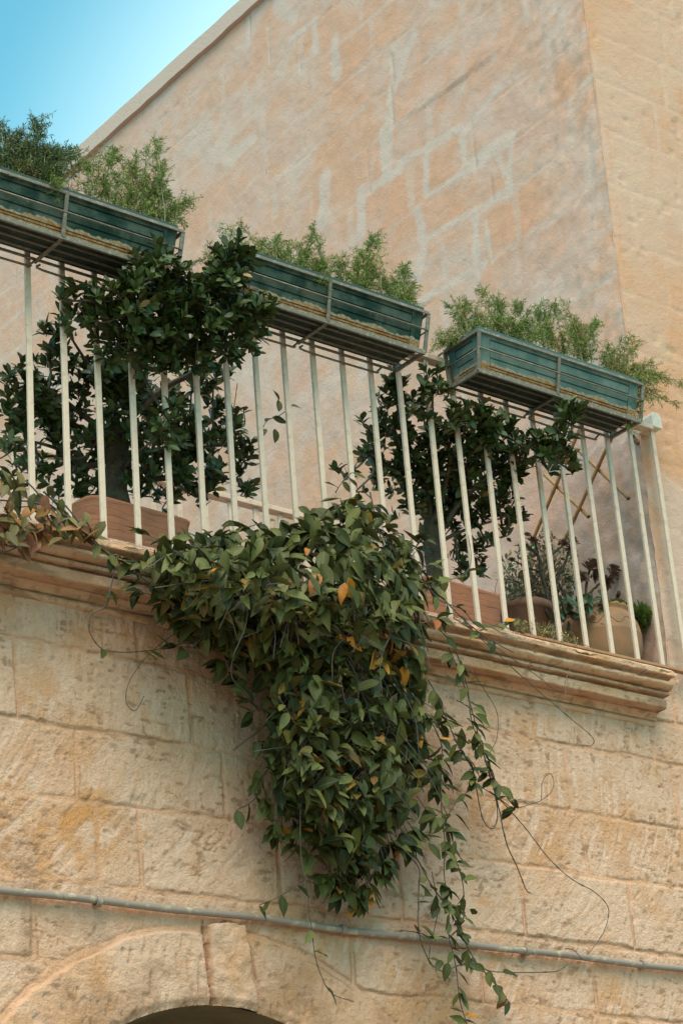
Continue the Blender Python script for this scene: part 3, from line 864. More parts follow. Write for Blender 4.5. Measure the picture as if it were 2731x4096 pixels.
def leaf_batch(pos, dirs, nrm, size, kind='ovate', rows=6, fold=.35, bend=.25, rnd=None, aut=None, hue=None, twist=.0):
    T, F, mid = leaf_template(kind, rows)
    N = len(pos)
    d = norm(dirs)
    n = norm(nrm - d * (nrm * d).sum(-1, keepdims=True))
    x = np.cross(d, n)
    size = np.broadcast_to(size, (N,))
    fo = fold * (.6 + .8 * rng.random(N))
    be = bend * (rng.random(N) * 1.6 - .3)
    wd_ = .85 + .3 * rng.random(N)
    tx = T[None, :, 0] * wd_[:, None] + 0 * pos[:, :1]
    ty = np.broadcast_to(T[None, :, 1], tx.shape)
    tz = T[None, :, 2] * fo[:, None] - be[:, None] * T[None, :, 1] ** 2 + .03 * np.sin(ty * 9 + rng.random((N, 1)) * 6) * np.sign(T[None, :, 0]) * rng.random((N, 1))
    tx = tx + (rng.random((N, 1)) - .5) * .22 * ty ** 2
    P = pos[:, None, :] + size[:, None, None] * (tx[..., None] * x[:, None] + ty[..., None] * d[:, None] + tz[..., None] * n[:, None])
    k = T.shape[0]
    FF = (F[None] + (np.arange(N) * k)[:, None, None]).reshape(-1, 4)
    rep = lambda a, dflt: np.repeat(np.full(N, dflt) if a is None else a, k)
    A = dict(rnd=rep(rng.random(N) if rnd is None else rnd, 0), aut=rep(aut, 0.), hue=rep(hue if hue is not None else rng.random(N), 0), mid=np.tile(mid, N))
    return P.reshape(-1, 3), FF, A
def join_batches(bs):
    V, F, A, n = [], [], {}, 0
    for v, f, a in bs:
        V.append(v); F.append(f + n); n += len(v)
        for k, x in a.items(): A.setdefault(k, []).append(x)
    return np.concatenate(V), np.concatenate(F), {k: np.concatenate(x) for k, x in A.items()}
def in_poly(px, py, poly):
    P = np.array(poly, float); ins = np.zeros(len(px), bool); dmin = np.full(len(px), 1e9)
    for (x0, y0), (x1, y1) in zip(P, np.roll(P, -1, 0)):
        c = ((y0 > py) != (y1 > py)) & (px < (x1 - x0) * (py - y0) / (y1 - y0 + 1e-9) + x0)
        ins ^= c
        dmin = np.minimum(dmin, segdist(px, py, x0, y0, x1, y1))
    return ins, dmin

# ------------------------------------------------------------------ hanging vine
poly = [(335, 1235), (430, 1212), (560, 1195), (640, 1185), (700, 1165), (765, 1130), (850, 1130), (900, 1170), (950, 1235), (990, 1320), (990, 1430), (990, 1560), (992, 1700), (985, 1800), (965, 1870), (925, 1905), (890, 1930), (875, 1990), (840, 2040), (800, 2040), (755, 1995), (690, 1940), (640, 1880), (600, 1790), (600, 1660), (575, 1550), (490, 1505), (410, 1480), (360, 1430), (330, 1330)]
bs = []
vine = thing('hanging_vine', 'big green climbing vine with some orange leaves spilling over the cornice and down the wall', 'vine', (4.9, -.05, 4.66))
def wall_y(z):                                        # the surface the plant lies on, at height z
    return np.interp(z, [4.40, 4.47, 4.52, 4.62, 4.70, 5.2], [.03, .0, -.07, -.13, -.06, -.02])
anchors = []
for layer, (cnt, f) in enumerate(((860, 1.0), (640, .72), (700, .42), (620, .16))):
    px = rng.uniform(330, 1010, cnt * 5); py = rng.uniform(1115, 2075, cnt * 5)
    ins, dm = in_poly(px, py, poly)
    ok = ins & (dm > (10 if layer == 0 else 14 + 5 * layer))
    px, py, dm = px[ok][:cnt], py[ok][:cnt], dm[ok][:cnt]
    top = np.clip((1300 - py) / 170, 0, 1)
    bul = (.29 - .07 * top) * np.clip(dm / 105, 0, 1) ** .65 + .05 * fbm(px / 60, py / 60, 2, 9)
    P0 = np.array([dp(a, b, -.12) for a, b in zip(px, py)])
    Y = wall_y(P0[:, 2]) - .025 - bul * f
    P = np.array([dp(a, b, y) for a, b, y in zip(px, py, Y)])
    N = len(P)
    cx = (px - 720) / 300
    d = np.stack([rng.normal(0, .62, N) + .25 * cx, -.30 + rng.normal(0, .38, N), -.55 + rng.normal(0, .50, N) + .55 * top], 1)
    n = np.stack([rng.normal(0, .50, N) - .1, -.62 + rng.normal(0, .38, N), .85 + rng.normal(0, .42, N)], 1)
    size = (.044 + .054 * rng.random(N)) * (1 + .05 * layer)
    aut = (rng.random(N) < .018) * 1.0
    hot = np.hypot((px - 885) / 45, (py - 1490) / 50) < 1
    aut = np.where(hot & (rng.random(N) < .42), 1.0, aut)
    aut = np.maximum(aut, (rng.random(N) < .05) * rng.uniform(.1, .45, N))
    P = P - norm(d) * (size * .5)[:, None]
    bs.append(leaf_batch(P, d, n, size, 'ovate', 7, .42, .42, rng.random(N) ** 1.2, aut, rng.random(N) * .8))
    if layer == 1: anchors = P[(py < 1780) & (dm > 40)][::8]
# runners and tendrils, traced where they hang
stems = []
def T6(pts): return [c6(*p) for p in pts]
tend = [
    (T6([(600, -10), (640, 20), (900, 260), (1110, 440), (1175, 500), (1165, 530), (1125, 527)]), -.20, -.05, .0018, 0, 0),
    (T6([(560, -30), (620, 10), (750, 100), (880, 190), (1035, 298), (1050, 250), (1078, 178)]), -.20, -.15, .0018, 0, 0),
    (T6([(640, 200), (720, 320), (755, 400), (750, 500), (720, 570)]), -.16, -.1, .0015, 0, 0),
    (T6([(500, 20), (560, 90), (620, 260), (640, 420), (680, 520), (720, 640), (800, 760), (830, 800), (820, 815)]), -.22, -.08, .0024, .5, 26),
    (T6([(540, 100), (600, 240), (650, 400), (690, 560), (745, 680)]), -.2, -.1, .0022, .5, 20),
    (T6([(655, 690), (760, 760), (830, 800), (940, 775), (990, 735), (1003, 690), (983, 650), (955, 690), (948, 770)]), -.10, -.03, .0017, 0, 0),
    (T6([(720, 730), (760, 760), (860, 870), (960, 1000), (1060, 1100), (1190, 1180), (1240, 1250), (1220, 1350), (1150, 1448)]), -.10, .0, .0020, 0, 0),
    (T6([(660, 700), (690, 850), (735, 895), (755, 830), (735, 700), (700, 590)]), -.1, -.06, .0024, 0, 0),
    (T6([(700, 590), (760, 800), (795, 950), (840, 1060), (880, 1160), (905, 1180)]), -.12, -.02, .0026, 0, 0),
    (T6([(450, 240), (500, 330), (540, 430), (590, 540), (640, 620), (655, 700), (590, 760), (530, 860), (545, 950), (590, 1080), (608, 1200), (600, 1300), (545, 1375)]), -.22, -.03, .0024, .7, 42),
    (T6([(380, 300), (500, 500), (510, 640), (510, 800), (525, 950), (525, 1100), (540, 1250), (545, 1370), (575, 1500), (590, 1640), (622, 1760)]), -.22, -.02, .0024, .75, 40),
    (T6([(290, 940), (400, 1050), (412, 1150), (410, 1340), (440, 1440), (470, 1490), (520, 1520), (570, 1500), (620, 1490), (660, 1485), (720, 1520), (840, 1525), (1010, 1520), (1065, 1487)]), -.15, .0, .0026, .25, 8),
    (T6([(400, 1020), (490, 1180), (540, 1240), (600, 1370), (660, 1480), (760, 1590), (812, 1665)]), -.12, -.0, .0026, .35, 16),
    (T6([(470, 1080), (490, 1260), (455, 1460), (480, 1500)]), -.10, -.02, .0018, .4, 3),
    (T6([(330, 1340), (410, 1352), (470, 1375)]), -.05, -.03, .002, .5, 3),
    (T6([(1055, 1420), (1090, 1430), (1130, 1470)]), .0, .01, .0016, 0, 0),
    ([(265, 1300), (245, 1385), (212, 1410), (207, 1450), (235, 1490), (290, 1498), (350, 1493), (430, 1475)], -.17, -.06, .0022, .55, 6),
    ([(420, 1440), (350, 1495), (300, 1560), (290, 1610), (310, 1632), (330, 1600)], -.08, .0, .0015, 0, 0),
    ([(100, 1130), (155, 1180), (230, 1260), (300, 1300), (360, 1320), (430, 1340)], -.14, -.17, .0032, .25, 12),
    ([(150, 1160), (240, 1265), (275, 1280), (330, 1330), (380, 1360), (450, 1390)], -.16, -.17, .0026, .8, 22),
    ([(640, 1600), (690, 1700), (690, 1830), (690, 1950), (705, 2050), (715, 2130), (725, 2200), (745, 2260), (765, 2285), (812, 2302)], -.30, .0, .0018, .2, 6),
    ([(720, 1980), (695, 2020), (640, 2060), (595, 2080)], -.14, -.04, .0022, .9, 6),
    ([(640, 1640), (580, 1690), (535, 1725)], -.06, -.0, .0026, 0, 0),
    ([(650, 1720), (605, 1780), (585, 1835), (545, 1860)], -.08, -.04, .0026, .9, 6),
    ([(780, 1550), (800, 1640), (830, 1720), (850, 1780), (870, 1830), (900, 1880), (960, 1950)], -.33, -.12, .0020, .1, 3),
    ([(700, 1280), (640, 1340), (540, 1400), (470, 1460), (430, 1500)], -.28, -.14, .0022, .1, 3),
    ([(850, 1130), (870, 1220), (900, 1290), (980, 1340), (1060, 1420), (1110, 1460), (1180, 1500)], -.2, -.16, .0026, .35, 9),
    ([(930, 1260), (1000, 1370), (1060, 1400), (1100, 1440), (1150, 1430), (1190, 1420)], -.2, -.14, .0024, .9, 13),
    ([(960, 1290), (1030, 1330), (1080, 1300), (1075, 1230)], -.1, -.05, .002, .7, 6),
    ([(600, 1200), (500, 1232), (420, 1240), (330, 1240)], -.13, -.12, .002, .3, 4),
    ([(770, 1130), (790, 1100), (808, 1085)], -.1, -.1, .002, .9, 4),
    ([(560, 1440), (530, 1540), (560, 1590), (610, 1640)], -.2, -.12, .0024, .5, 5),
]
for pts, ya, yb, rad, lf, nl in tend:
    m = len(pts)
    P = smooth_line([dp(a, b, ya + (yb - ya) * k / (m - 1)) for k, (a, b) in enumerate(pts)], 10)
    P += (np.stack([fbm(P[:, 2] * 14, P[:, 0] * 14, 2, s) for s in (1, 2, 3)], 1) - .5) * .006
    # knotted nodes
    u = np.arange(len(P))
    rr_ = np.maximum(rad * (1 - .25 * u / len(P)) * (1 + .55 * (u % 9 == 0)), .0014)
    stems.append(tube(P, rr_, 5))
    if nl:
        idx = rng.integers(2, len(P) - 1, nl) if lf < .9 else np.linspace(3, len(P) - 1, nl).astype(int)
        p = P[idx]
        tg = norm(np.gradient(P, axis=0))[idx]
        side = rng.choice([-1, 1], nl)
        d = np.stack([side * rng.uniform(.3, .9, nl), rng.normal(-.15, .25, nl), rng.normal(-.35, .35, nl)], 1) + tg * .35
        n = np.stack([rng.normal(0, .4, nl), -.65 + rng.normal(0, .3, nl), .7 + rng.normal(0, .3, nl)], 1)
        bs.append(leaf_batch(p, d, n, rng.uniform(.048, .076, nl), 'ovate', 6, .3, .2, rng.random(nl), (rng.random(nl) < .02) * 1.0))
# short sprigs that make the outline ragged
PB = np.array(poly, float)
for k in range(85):
    i = rng.integers(len(PB)); u = rng.random()
    b0 = PB[i] + (PB[(i + 1) % len(PB)] - PB[i]) * u
    outw = b0 - np.array([720., 1500.]); outw /= np.linalg.norm(outw)
    if b0[1] < 1225: continue
    ln_ = rng.uniform(4, 26)
    b1 = b0 - outw * 25
    e_ = b0 + outw * ln_ + np.array([rng.normal(0, 10), rng.uniform(-6, 14)])
    base_y = wall_y(np.array([dp(*b0, -.1)[2]]))[0]
    p3 = [dp(*b1, base_y - .14), dp(*(.5 * (b0 + e_)), base_y - .11), dp(*e_, base_y - .07)]
    P = smooth_line(p3, 5)
    stems.append(tube(P, .0016, 4))
    m = rng.integers(3, 7)
    j = rng.integers(4, len(P), m)
    dd = np.stack([np.full(m, outw[0] * .6) + rng.normal(0, .6, m), -.25 + rng.normal(0, .3, m), -.5 * outw[1] - .25 + rng.normal(0, .4, m)], 1)
    nn = np.stack([rng.normal(0, .45, m), -.6 + rng.normal(0, .35, m), .8 + rng.normal(0, .35, m)], 1)
    bs.append(leaf_batch(P[j], dd, nn, rng.uniform(.042, .09, m), 'ovate', 7, .4, .35, rng.random(m), (rng.random(m) < .03) * 1.0))
# loose leaves of the thin right-hand curtain
crt = [c6(*p) for p in ((560, 250), (650, 255), (610, 350), (650, 350), (690, 375), (690, 415), (640, 430), (500, 450), (550, 440), (600, 500), (650, 515), (560, 600), (600, 590), (720, 540), (735, 580), (735, 610), (660, 560), (680, 640), (690, 670), (650, 610), (640, 690), (520, 700), (560, 720), (620, 750), (505, 750), (500, 820), (550, 900), (590, 930), (600, 860), (560, 1055), (560, 980), (430, 1120), (520, 1140), (520, 1180), (450, 1180), (440, 1220), (640, 1110), (580, 1260), (550, 1250), (650, 1255), (530, 1310), (460, 1350), (510, 1370), (480, 1380), (620, 1480), (500, 1490), (605, 1550), (530, 1520), (490, 620), (470, 560), (480, 690), (500, 880), (470, 930), (480, 990), (450, 850))]
N = len(crt)
p = np.array([dp(a, b, -.09 - .05 * rng.random()) for a, b in crt])
d = np.stack([rng.normal(.3, .7, N), rng.normal(-.2, .2, N), rng.normal(-.3, .4, N)], 1)
n = np.stack([rng.normal(0, .4, N), -.7 + rng.normal(0, .3, N), .6 + rng.normal(0, .3, N)], 1)
sz = rng.uniform(.055, .084, N)
bs.append(leaf_batch(p - norm(d) * (sz * .5)[:, None], d, n, sz, 'ovate', 6, .32, .2))
V, F, A = join_batches(bs)
mesh_obj('leaves', V, F, M['vine_leaf'], vine, A)
# inner woody stems
for k in range(70):
    a = anchors[rng.integers(len(anchors))]
    dirv = np.array([rng.normal(0, .12), -.02, -abs(rng.normal(.09, .05))])
    b = a + dirv; c = b + dirv * .6 + np.array([rng.normal(0, .05), .02, -.04])
    stems.append(tube(smooth_line([a + np.array([0, .02, .03]), a, b, c], 5), .0018, 5))
mb = MB()
for v, f in stems: mb.add(v, f)
mb.build('stems', M['vine_stem'], vine)

# ------------------------------------------------------------------ creeper with autumn leaves at the left
cr = thing('creeper', 'creeper with orange and russet leaves lying on the cornice at the left edge', 'creeper', dp(60, 1200, -.1))
poly2 = [(-60, 1100), (40, 1095), (90, 1140), (150, 1165), (230, 1210), (240, 1235), (185, 1245), (150, 1235), (110, 1260), (60, 1275), (20, 1240), (-60, 1250)]
bs = []
for lay, (cnt, yo) in enumerate(((85, -.20), (45, -.14), (35, -.10))):
    px = rng.uniform(-60, 245, 900); py = rng.uniform(1090, 1280, 900)
    ins, dm = in_poly(px, py, poly2)
    px, py = px[ins][:cnt], py[ins][:cnt]
    N = len(px)
    P = np.array([dp(a, b, yo + rng.normal(0, .015)) for a, b in zip(px, py)])
    d = np.stack([rng.normal(0.1, .6, N), -.25 + rng.normal(0, .3, N), -.6 + rng.normal(0, .5, N)], 1)
    n = np.stack([rng.normal(0, .4, N), -.75 + rng.normal(0, .3, N), .6 + rng.normal(0, .35, N)], 1)
    s = rng.uniform(.045, .080, N)
    aut = np.where(rng.random(N) < np.where(py > 1150, .62, .3), rng.uniform(.45, 1, N), rng.uniform(0, .25, N))
    bs.append(leaf_batch(P - norm(d) * (s * .5)[:, None], d, n, s, 'ovate', 6, .35, .25, None, aut, rng.random(N)))
V, F, A = join_batches(bs)
mesh_obj('leaves', V, F, M['creeper_leaf'], cr, A)
mb = MB()
for pts in ([(-60, 1150), (20, 1150), (100, 1160), (180, 1205), (215, 1250)], [(-60, 1232), (30, 1240), (90, 1215), (140, 1200)], [(-60, 1280), (10, 1268), (60, 1240)], [(60, 1100), (100, 1150), (160, 1190)]):
    P = smooth_line([dp(a, b, -.15) for a, b in pts], 8)
    mb.tube(P + (np.stack([fbm(P[:, 0] * 20, P[:, 2] * 20, 2, s) for s in (1, 2, 3)], 1) - .5) * .01, .0028, 5)
mb.build('stems', M['vine_stem'], cr)

# ------------------------------------------------------------------ pots with ficus trees
def rounded_pot(name, label, cx, cy, w, dep, z0, z1, rot, mat):
    t = thing(name, label, 'plant pot', (cx, cy, z0))
    ca, sa = math.cos(rot), math.sin(rot)
    n = 72
    V = []
    rows = []
    for z in np.linspace(z0, z1, 26): rows.append((z, 0))
    rows += [(z1 + .004, -.006), (z1, -.016), (z1 - .05, -.018)]
    for z, inset in rows:
        tt = (z - z0) / (z1 - z0)
        sc = .86 + .14 * tt
        for k in range(n):
            a = 2 * math.pi * k / n
            e = 9.0
            c, s = math.cos(a), math.sin(a)
            r = (abs(c) ** e + abs(s) ** e) ** (-1 / e)
            x = (w / 2 * sc + inset) * r * c
            y = (dep / 2 * sc + inset) * r * s
            if inset == 0:
                q = z * 52 + 1.3 * math.sin(a * 3 + z * 9) + .8 * math.sin(a * 7)
                gr = -.0035 * max(0, math.sin(q * 2.2)) ** 6 if tt < .93 else .002
                x += gr * c; y += gr * s
            V.append((cx + x * ca - y * sa, cy + x * sa + y * ca, z))
    F = []
    for i in range(len(rows) - 1):
        for k in range(n):
            k2 = (k + 1) % n
            F.append((i * n + k, i * n + k2, (i + 1) * n + k2, (i + 1) * n + k))
    mesh_obj('pot_body', V, F, mat, t)
    q = [V[(len(rows) - 1) * n + k] for k in range(n)]
    mesh_obj('soil', q, [tuple(range(n))], M['soil'], t, smooth=False)
    return t
rounded_pot('terracotta_pot', 'square terracotta pot with wood grain pattern under the left ficus', 4.055, .36, .46, .42, 4.668, 4.925, R_(3), M['terracotta'])
rounded_pot('terracotta_pot', 'square terracotta pot with wood grain pattern under the right ficus, behind the vine', 5.56, .36, .46, .42, 4.668, 4.925, R_(3), M['terracotta'])

def ficus(label, base, trunk_pts, tr, limbs, blobs, loc, nscale=1.0):
    t = thing('ficus_tree', label, 'tree', loc)
    mb = MB()
    P = smooth_line(trunk_pts, 8)
    rr_ = np.interp(np.linspace(0, 1, len(P)), np.linspace(0, 1, len(tr)), tr)
    rr_ = rr_ * (1 + .18 * (fbm(P[:, 2] * 22, P[:, 0] * 5, 3, 3) - .5))
    V, F = tube(P, rr_, 14)
    V = V + (np.stack([fbm(V[:, 0] * 30 + V[:, 1] * 17, V[:, 2] * 16, 3, s) for s in (1, 2, 3)], 1) - .5) * .022
    mb.add(V, F)
    mb.build('trunk', M['bark'], t)
    mb = MB()
    skel = list(P[len(P) // 2:])
    for lp, r0 in limbs:
        Q = smooth_line(lp, 8)
        mb.tube(Q, np.linspace(r0, .004, len(Q)), 7)
        skel += list(Q)
    skel = np.array(skel)
    bs = []
    for (x, y, r, Y, dens) in blobs:
        c = dp(x, y, Y)
        R = r * 1.742 / 1165.
        cnt = max(3, int(dens * nscale * (27 if dens > .95 else 24) * (R / .08) ** 2))
        v = norm(rng.normal(0, 1, (cnt, 3))) * (rng.random((cnt, 1)) ** .45) * rng.uniform(.8, 1.35, (cnt, 1))
        pts = c + v * R * np.array([1, 1.1, .95])
        # twig to the nearest skeleton point for some of the clusters
        order = rng.permutation(cnt)[:max(2, cnt // 5)]
        j = np.argmin(np.linalg.norm(skel - c, axis=1))
        mid = .5 * (skel[j] + c) + rng.normal(0, .02, 3)
        mb.tube(smooth_line([skel[j], mid, c], 5), np.linspace(.006, .0035, 11), 5)
        for o in order:
            mb.tube(smooth_line([c, .5 * (c + pts[o]) + rng.normal(0, .012, 3), pts[o]], 4), np.linspace(.0034, .002, 9), 4)
        out = norm(pts - c + np.array([0, -.02, .03]) + rng.normal(0, .02, (cnt, 3)))
        for q, axis in zip(pts, out):
            axis = axis + np.array([0, -.15, .45]); axis /= np.linalg.norm(axis)
            k = rng.integers(5, 9)
            ph = rng.random() * 6.28
            e1 = np.cross(axis, [0.3, .5, .8]); e1 /= np.linalg.norm(e1)
            e2 = np.cross(axis, e1)
            a = ph + np.arange(k) * 2.4
            op = rng.uniform(.35, 1.25, k)
            rad = np.cos(a)[:, None] * e1 + np.sin(a)[:, None] * e2
            d = axis * np.cos(op)[:, None] + rad * np.sin(op)[:, None]
            n = axis * np.sin(op)[:, None] - rad * np.cos(op)[:, None]
            pp = q + axis * (np.arange(k)[:, None] * .0035 - .01)
            rn = np.clip(rng.normal(.38, .22, k) + (.35 if rng.random() < .16 else 0), 0, 1)
            bs.append(leaf_batch(pp, d, n, rng.uniform(.036, .056, k), 'obovate', 5, .25, .28, rn, (rng.random(k) < .012) * 1.0))
    mb.build('branches', M['twig'], t)
    V, F, A = join_batches(bs)
    mesh_obj('crown', V, F, M['ficus_leaf'], t, A)
D = lambda pts, Y: [dp(x, y, yy) for (x, y), yy in zip(pts, Y if isinstance(Y, (list, tuple)) else [Y] * len(pts))]
blobs1 = [(352, 598, 34, -.27, 1.1), (535, 590, 40, -.27, 1.2), (520, 630, 42, -.25, 1.2), (320, 650, 50, -.24, 1.2), (380, 650, 50, -.22, 1.2), (430, 690, 55, -.2, 1.2), (500, 690, 60, -.2, 1.2), (575, 725, 48, -.2, 1.2), (605, 700, 22, -.22, 1.2), (240, 690, 45, -.14, 1.1),
          (150, 690, 26, -.06, 1.1), (195, 720, 45, -.06, 1.0), (290, 720, 60, -.16, 1.3), (370, 730, 65, -.16, 1.3), (450, 750, 60, -.15, 1.3), (540, 770, 50, -.15, 1.2), (575, 800, 26, -.15, .9), (270, 790, 50, -.06, 1.2), (350, 800, 55, -.08, 1.2), (430, 810, 45, -.08, 1.1), (380, 850, 30, -.06, 1.0), (500, 810, 36, -.1, .9),
          (45, 880, 46, .3, .75), (20, 930, 46, .35, .7), (110, 830, 46, .35, .8), (140, 770, 40, .25, .8), (180, 860, 50, .35, .75), (90, 920, 50, .4, .7), (160, 930, 50, .4, .7), (60, 990, 46, .4, .65), (20, 1040, 42, .35, .75), (120, 1010, 46, .45, .65), (90, 1080, 42, .4, .7), (180, 1010, 50, .45, .7), (40, 1090, 34, .35, .7),
          (160, 1090, 50, .45, .75), (210, 1060, 50, .5, .8), (190, 1130, 36, .45, .7), (240, 880, 50, .3, .8), (300, 870, 46, .25, .9), (330, 930, 46, .35, .8), (240, 980, 40, .4, .7), (380, 920, 50, .35, .9), (440, 890, 44, .3, .9), (480, 940, 46, .4, .8), (390, 970, 34, -.03, 1.1), (370, 1000, 24, -.03, 1.0), (440, 990, 55, .35, 1.0), (400, 1050, 55, .35, 1.0),
          (350, 1080, 46, .35, .9), (460, 1060, 50, .35, .9), (520, 1020, 48, .4, .9), (560, 1050, 34, .4, .9), (545, 970, 32, .4, .9), (500, 1110, 44, .4, .8), (430, 1130, 40, .4, .7), (570, 1120, 26, .4, .9), (390, 1140, 36, .4, .6), (490, 870, 34, .3, .8), (330, 1140, 30, .45, .5), (555, 1085, 20, .45, .7), (262, 930, 40, .22, 1.0), (300, 990, 34, .2, 1.0), (225, 1010, 36, .25, .9), (290, 880, 44, .18, 1.0), (330, 1010, 40, .25, .9), (250, 860, 40, .2, 1.0), (140, 960, 44, .4, .8), (70, 930, 40, .4, .8), (330, 1080, 36, .25, .8)]
ficus('dark green ficus tree at the left, its top leaning over the railing', None,
      D([(265, 1165), (262, 1120), (272, 1060), (262, 1000), (258, 950)], .36), [.060, .050, .046, .038, .024],
      [(D([(268, 1040), (262, 960), (265, 860), (280, 780), (330, 680), (350, 600)], [.36, .34, .25, .1, -.1, -.25]), .020),
       (D([(270, 1030), (300, 960), (380, 890), (460, 840), (510, 720), (535, 600)], [.36, .3, .2, .05, -.15, -.26]), .018),
       (D([(265, 1000), (200, 960), (120, 900), (60, 880)], [.36, .36, .36, .33]), .014),
       (D([(262, 1050), (200, 1070), (130, 1030), (60, 1010)], [.38, .42, .42, .4]), .013),
       (D([(275, 1060), (340, 1040), (430, 1030), (540, 1020)], [.36, .36, .36, .4]), .014),
       (D([(275, 1090), (340, 1100), (440, 1100), (550, 1100)], [.36, .38, .4, .4]), .010),
       (D([(262, 940), (210, 850), (160, 770)], [.34, .3, .22]), .010),
       (D([(262, 900), (300, 800), (230, 700), (160, 690)], [.3, .1, -.1, -.06]), .010)], blobs1, (4.06, .36, 4.95))
blobs2 = [(898, 868, 26, .12, 1.0), (905, 905, 34, .14, 1.0), (880, 935, 36, .2, .9), (930, 950, 40, .2, .9), (992, 880, 32, -.08, 1.2), (1005, 905, 28, -.08, 1.2), (850, 985, 34, .25, .8), (900, 1000, 42, .25, .9), (950, 1010, 42, .2, .95), (845, 1040, 32, .28, .8), (880, 1065, 40, .3, .85), (930, 1070, 44, .28, 1.0), (985, 950, 30, .0, 1.0),
          (1010, 1000, 44, .1, 1.1), (1050, 965, 36, -.06, 1.2), (1090, 960, 34, -.08, 1.2), (1130, 975, 36, -.08, 1.2), (1000, 1060, 46, .2, 1.1), (1060, 1020, 46, .05, 1.2), (1110, 1020, 44, .0, 1.2), (1160, 1000, 36, -.02, 1.1), (1070, 1080, 50, .15, 1.2), (1130, 1075, 46, .1, 1.2), (1180, 1050, 36, .02, 1.1), (1175, 1105, 36, .1, 1.1), (1220, 1020, 34, -.1, 1.1),
          (1255, 1030, 32, -.14, 1.1), (1290, 1000, 30, -.2, 1.2), (1304, 945, 26, -.24, 1.2), (1306, 970, 24, -.22, 1.1), (1300, 1045, 28, -.16, 1.1), (1250, 1065, 30, -.08, 1.0), (1310, 1080, 16, -.1, .9), (1200, 1080, 24, .05, .9), (985, 1110, 46, .3, 1.1), (1040, 1130, 48, .3, 1.1), (1100, 1140, 44, .25, 1.1), (1150, 1150, 34, .2, 1.0), (930, 1120, 40, .32, .9), (950, 1170, 40, .35, .9),
          (1010, 1180, 44, .35, 1.0), (1060, 1190, 40, .35, .9), (1110, 1190, 36, .3, .9), (1180, 1190, 30, .25, .8), (1170, 1220, 22, .25, .8), (1040, 1230, 36, .4, .8), (1080, 1260, 34, .42, .8), (1040, 1280, 34, .45, .8), (1090, 1310, 30, .45, .8), (1120, 1250, 24, .4, .7), (1060, 1330, 24, .45, .7), (790, 1090, 22, .2, .8), (815, 1130, 26, .25, .7), (860, 1110, 30, .3, .7), (1000, 1240, 28, .4, .7)]
ficus('dark green ficus tree on the right of the balcony, under the faded teal trough', None,
      D([(1005, 1345), (1000, 1290), (990, 1230), (988, 1180), (985, 1130)], .36), [.048, .040, .033, .027, .018],
      [(D([(990, 1200), (975, 1100), (930, 1000), (900, 880)], [.36, .3, .22, .12]), .014), (D([(992, 1210), (1020, 1120), (1040, 1040), (1080, 970)], [.36, .25, .1, -.06]), .014), (D([(1000, 1240), (1060, 1150), (1150, 1080), (1240, 1040), (1300, 960)], [.36, .25, .1, -.05, -.22]), .012),
       (D([(990, 1160), (920, 1100), (850, 1040)], [.36, .32, .28]), .010), (D([(1000, 1250), (1060, 1220), (1150, 1190)], [.36, .34, .25]), .010), (D([(985, 1130), (990, 1000), (994, 890)], [.34, .1, -.08]), .010)], blobs2, (5.56, .36, 4.94))

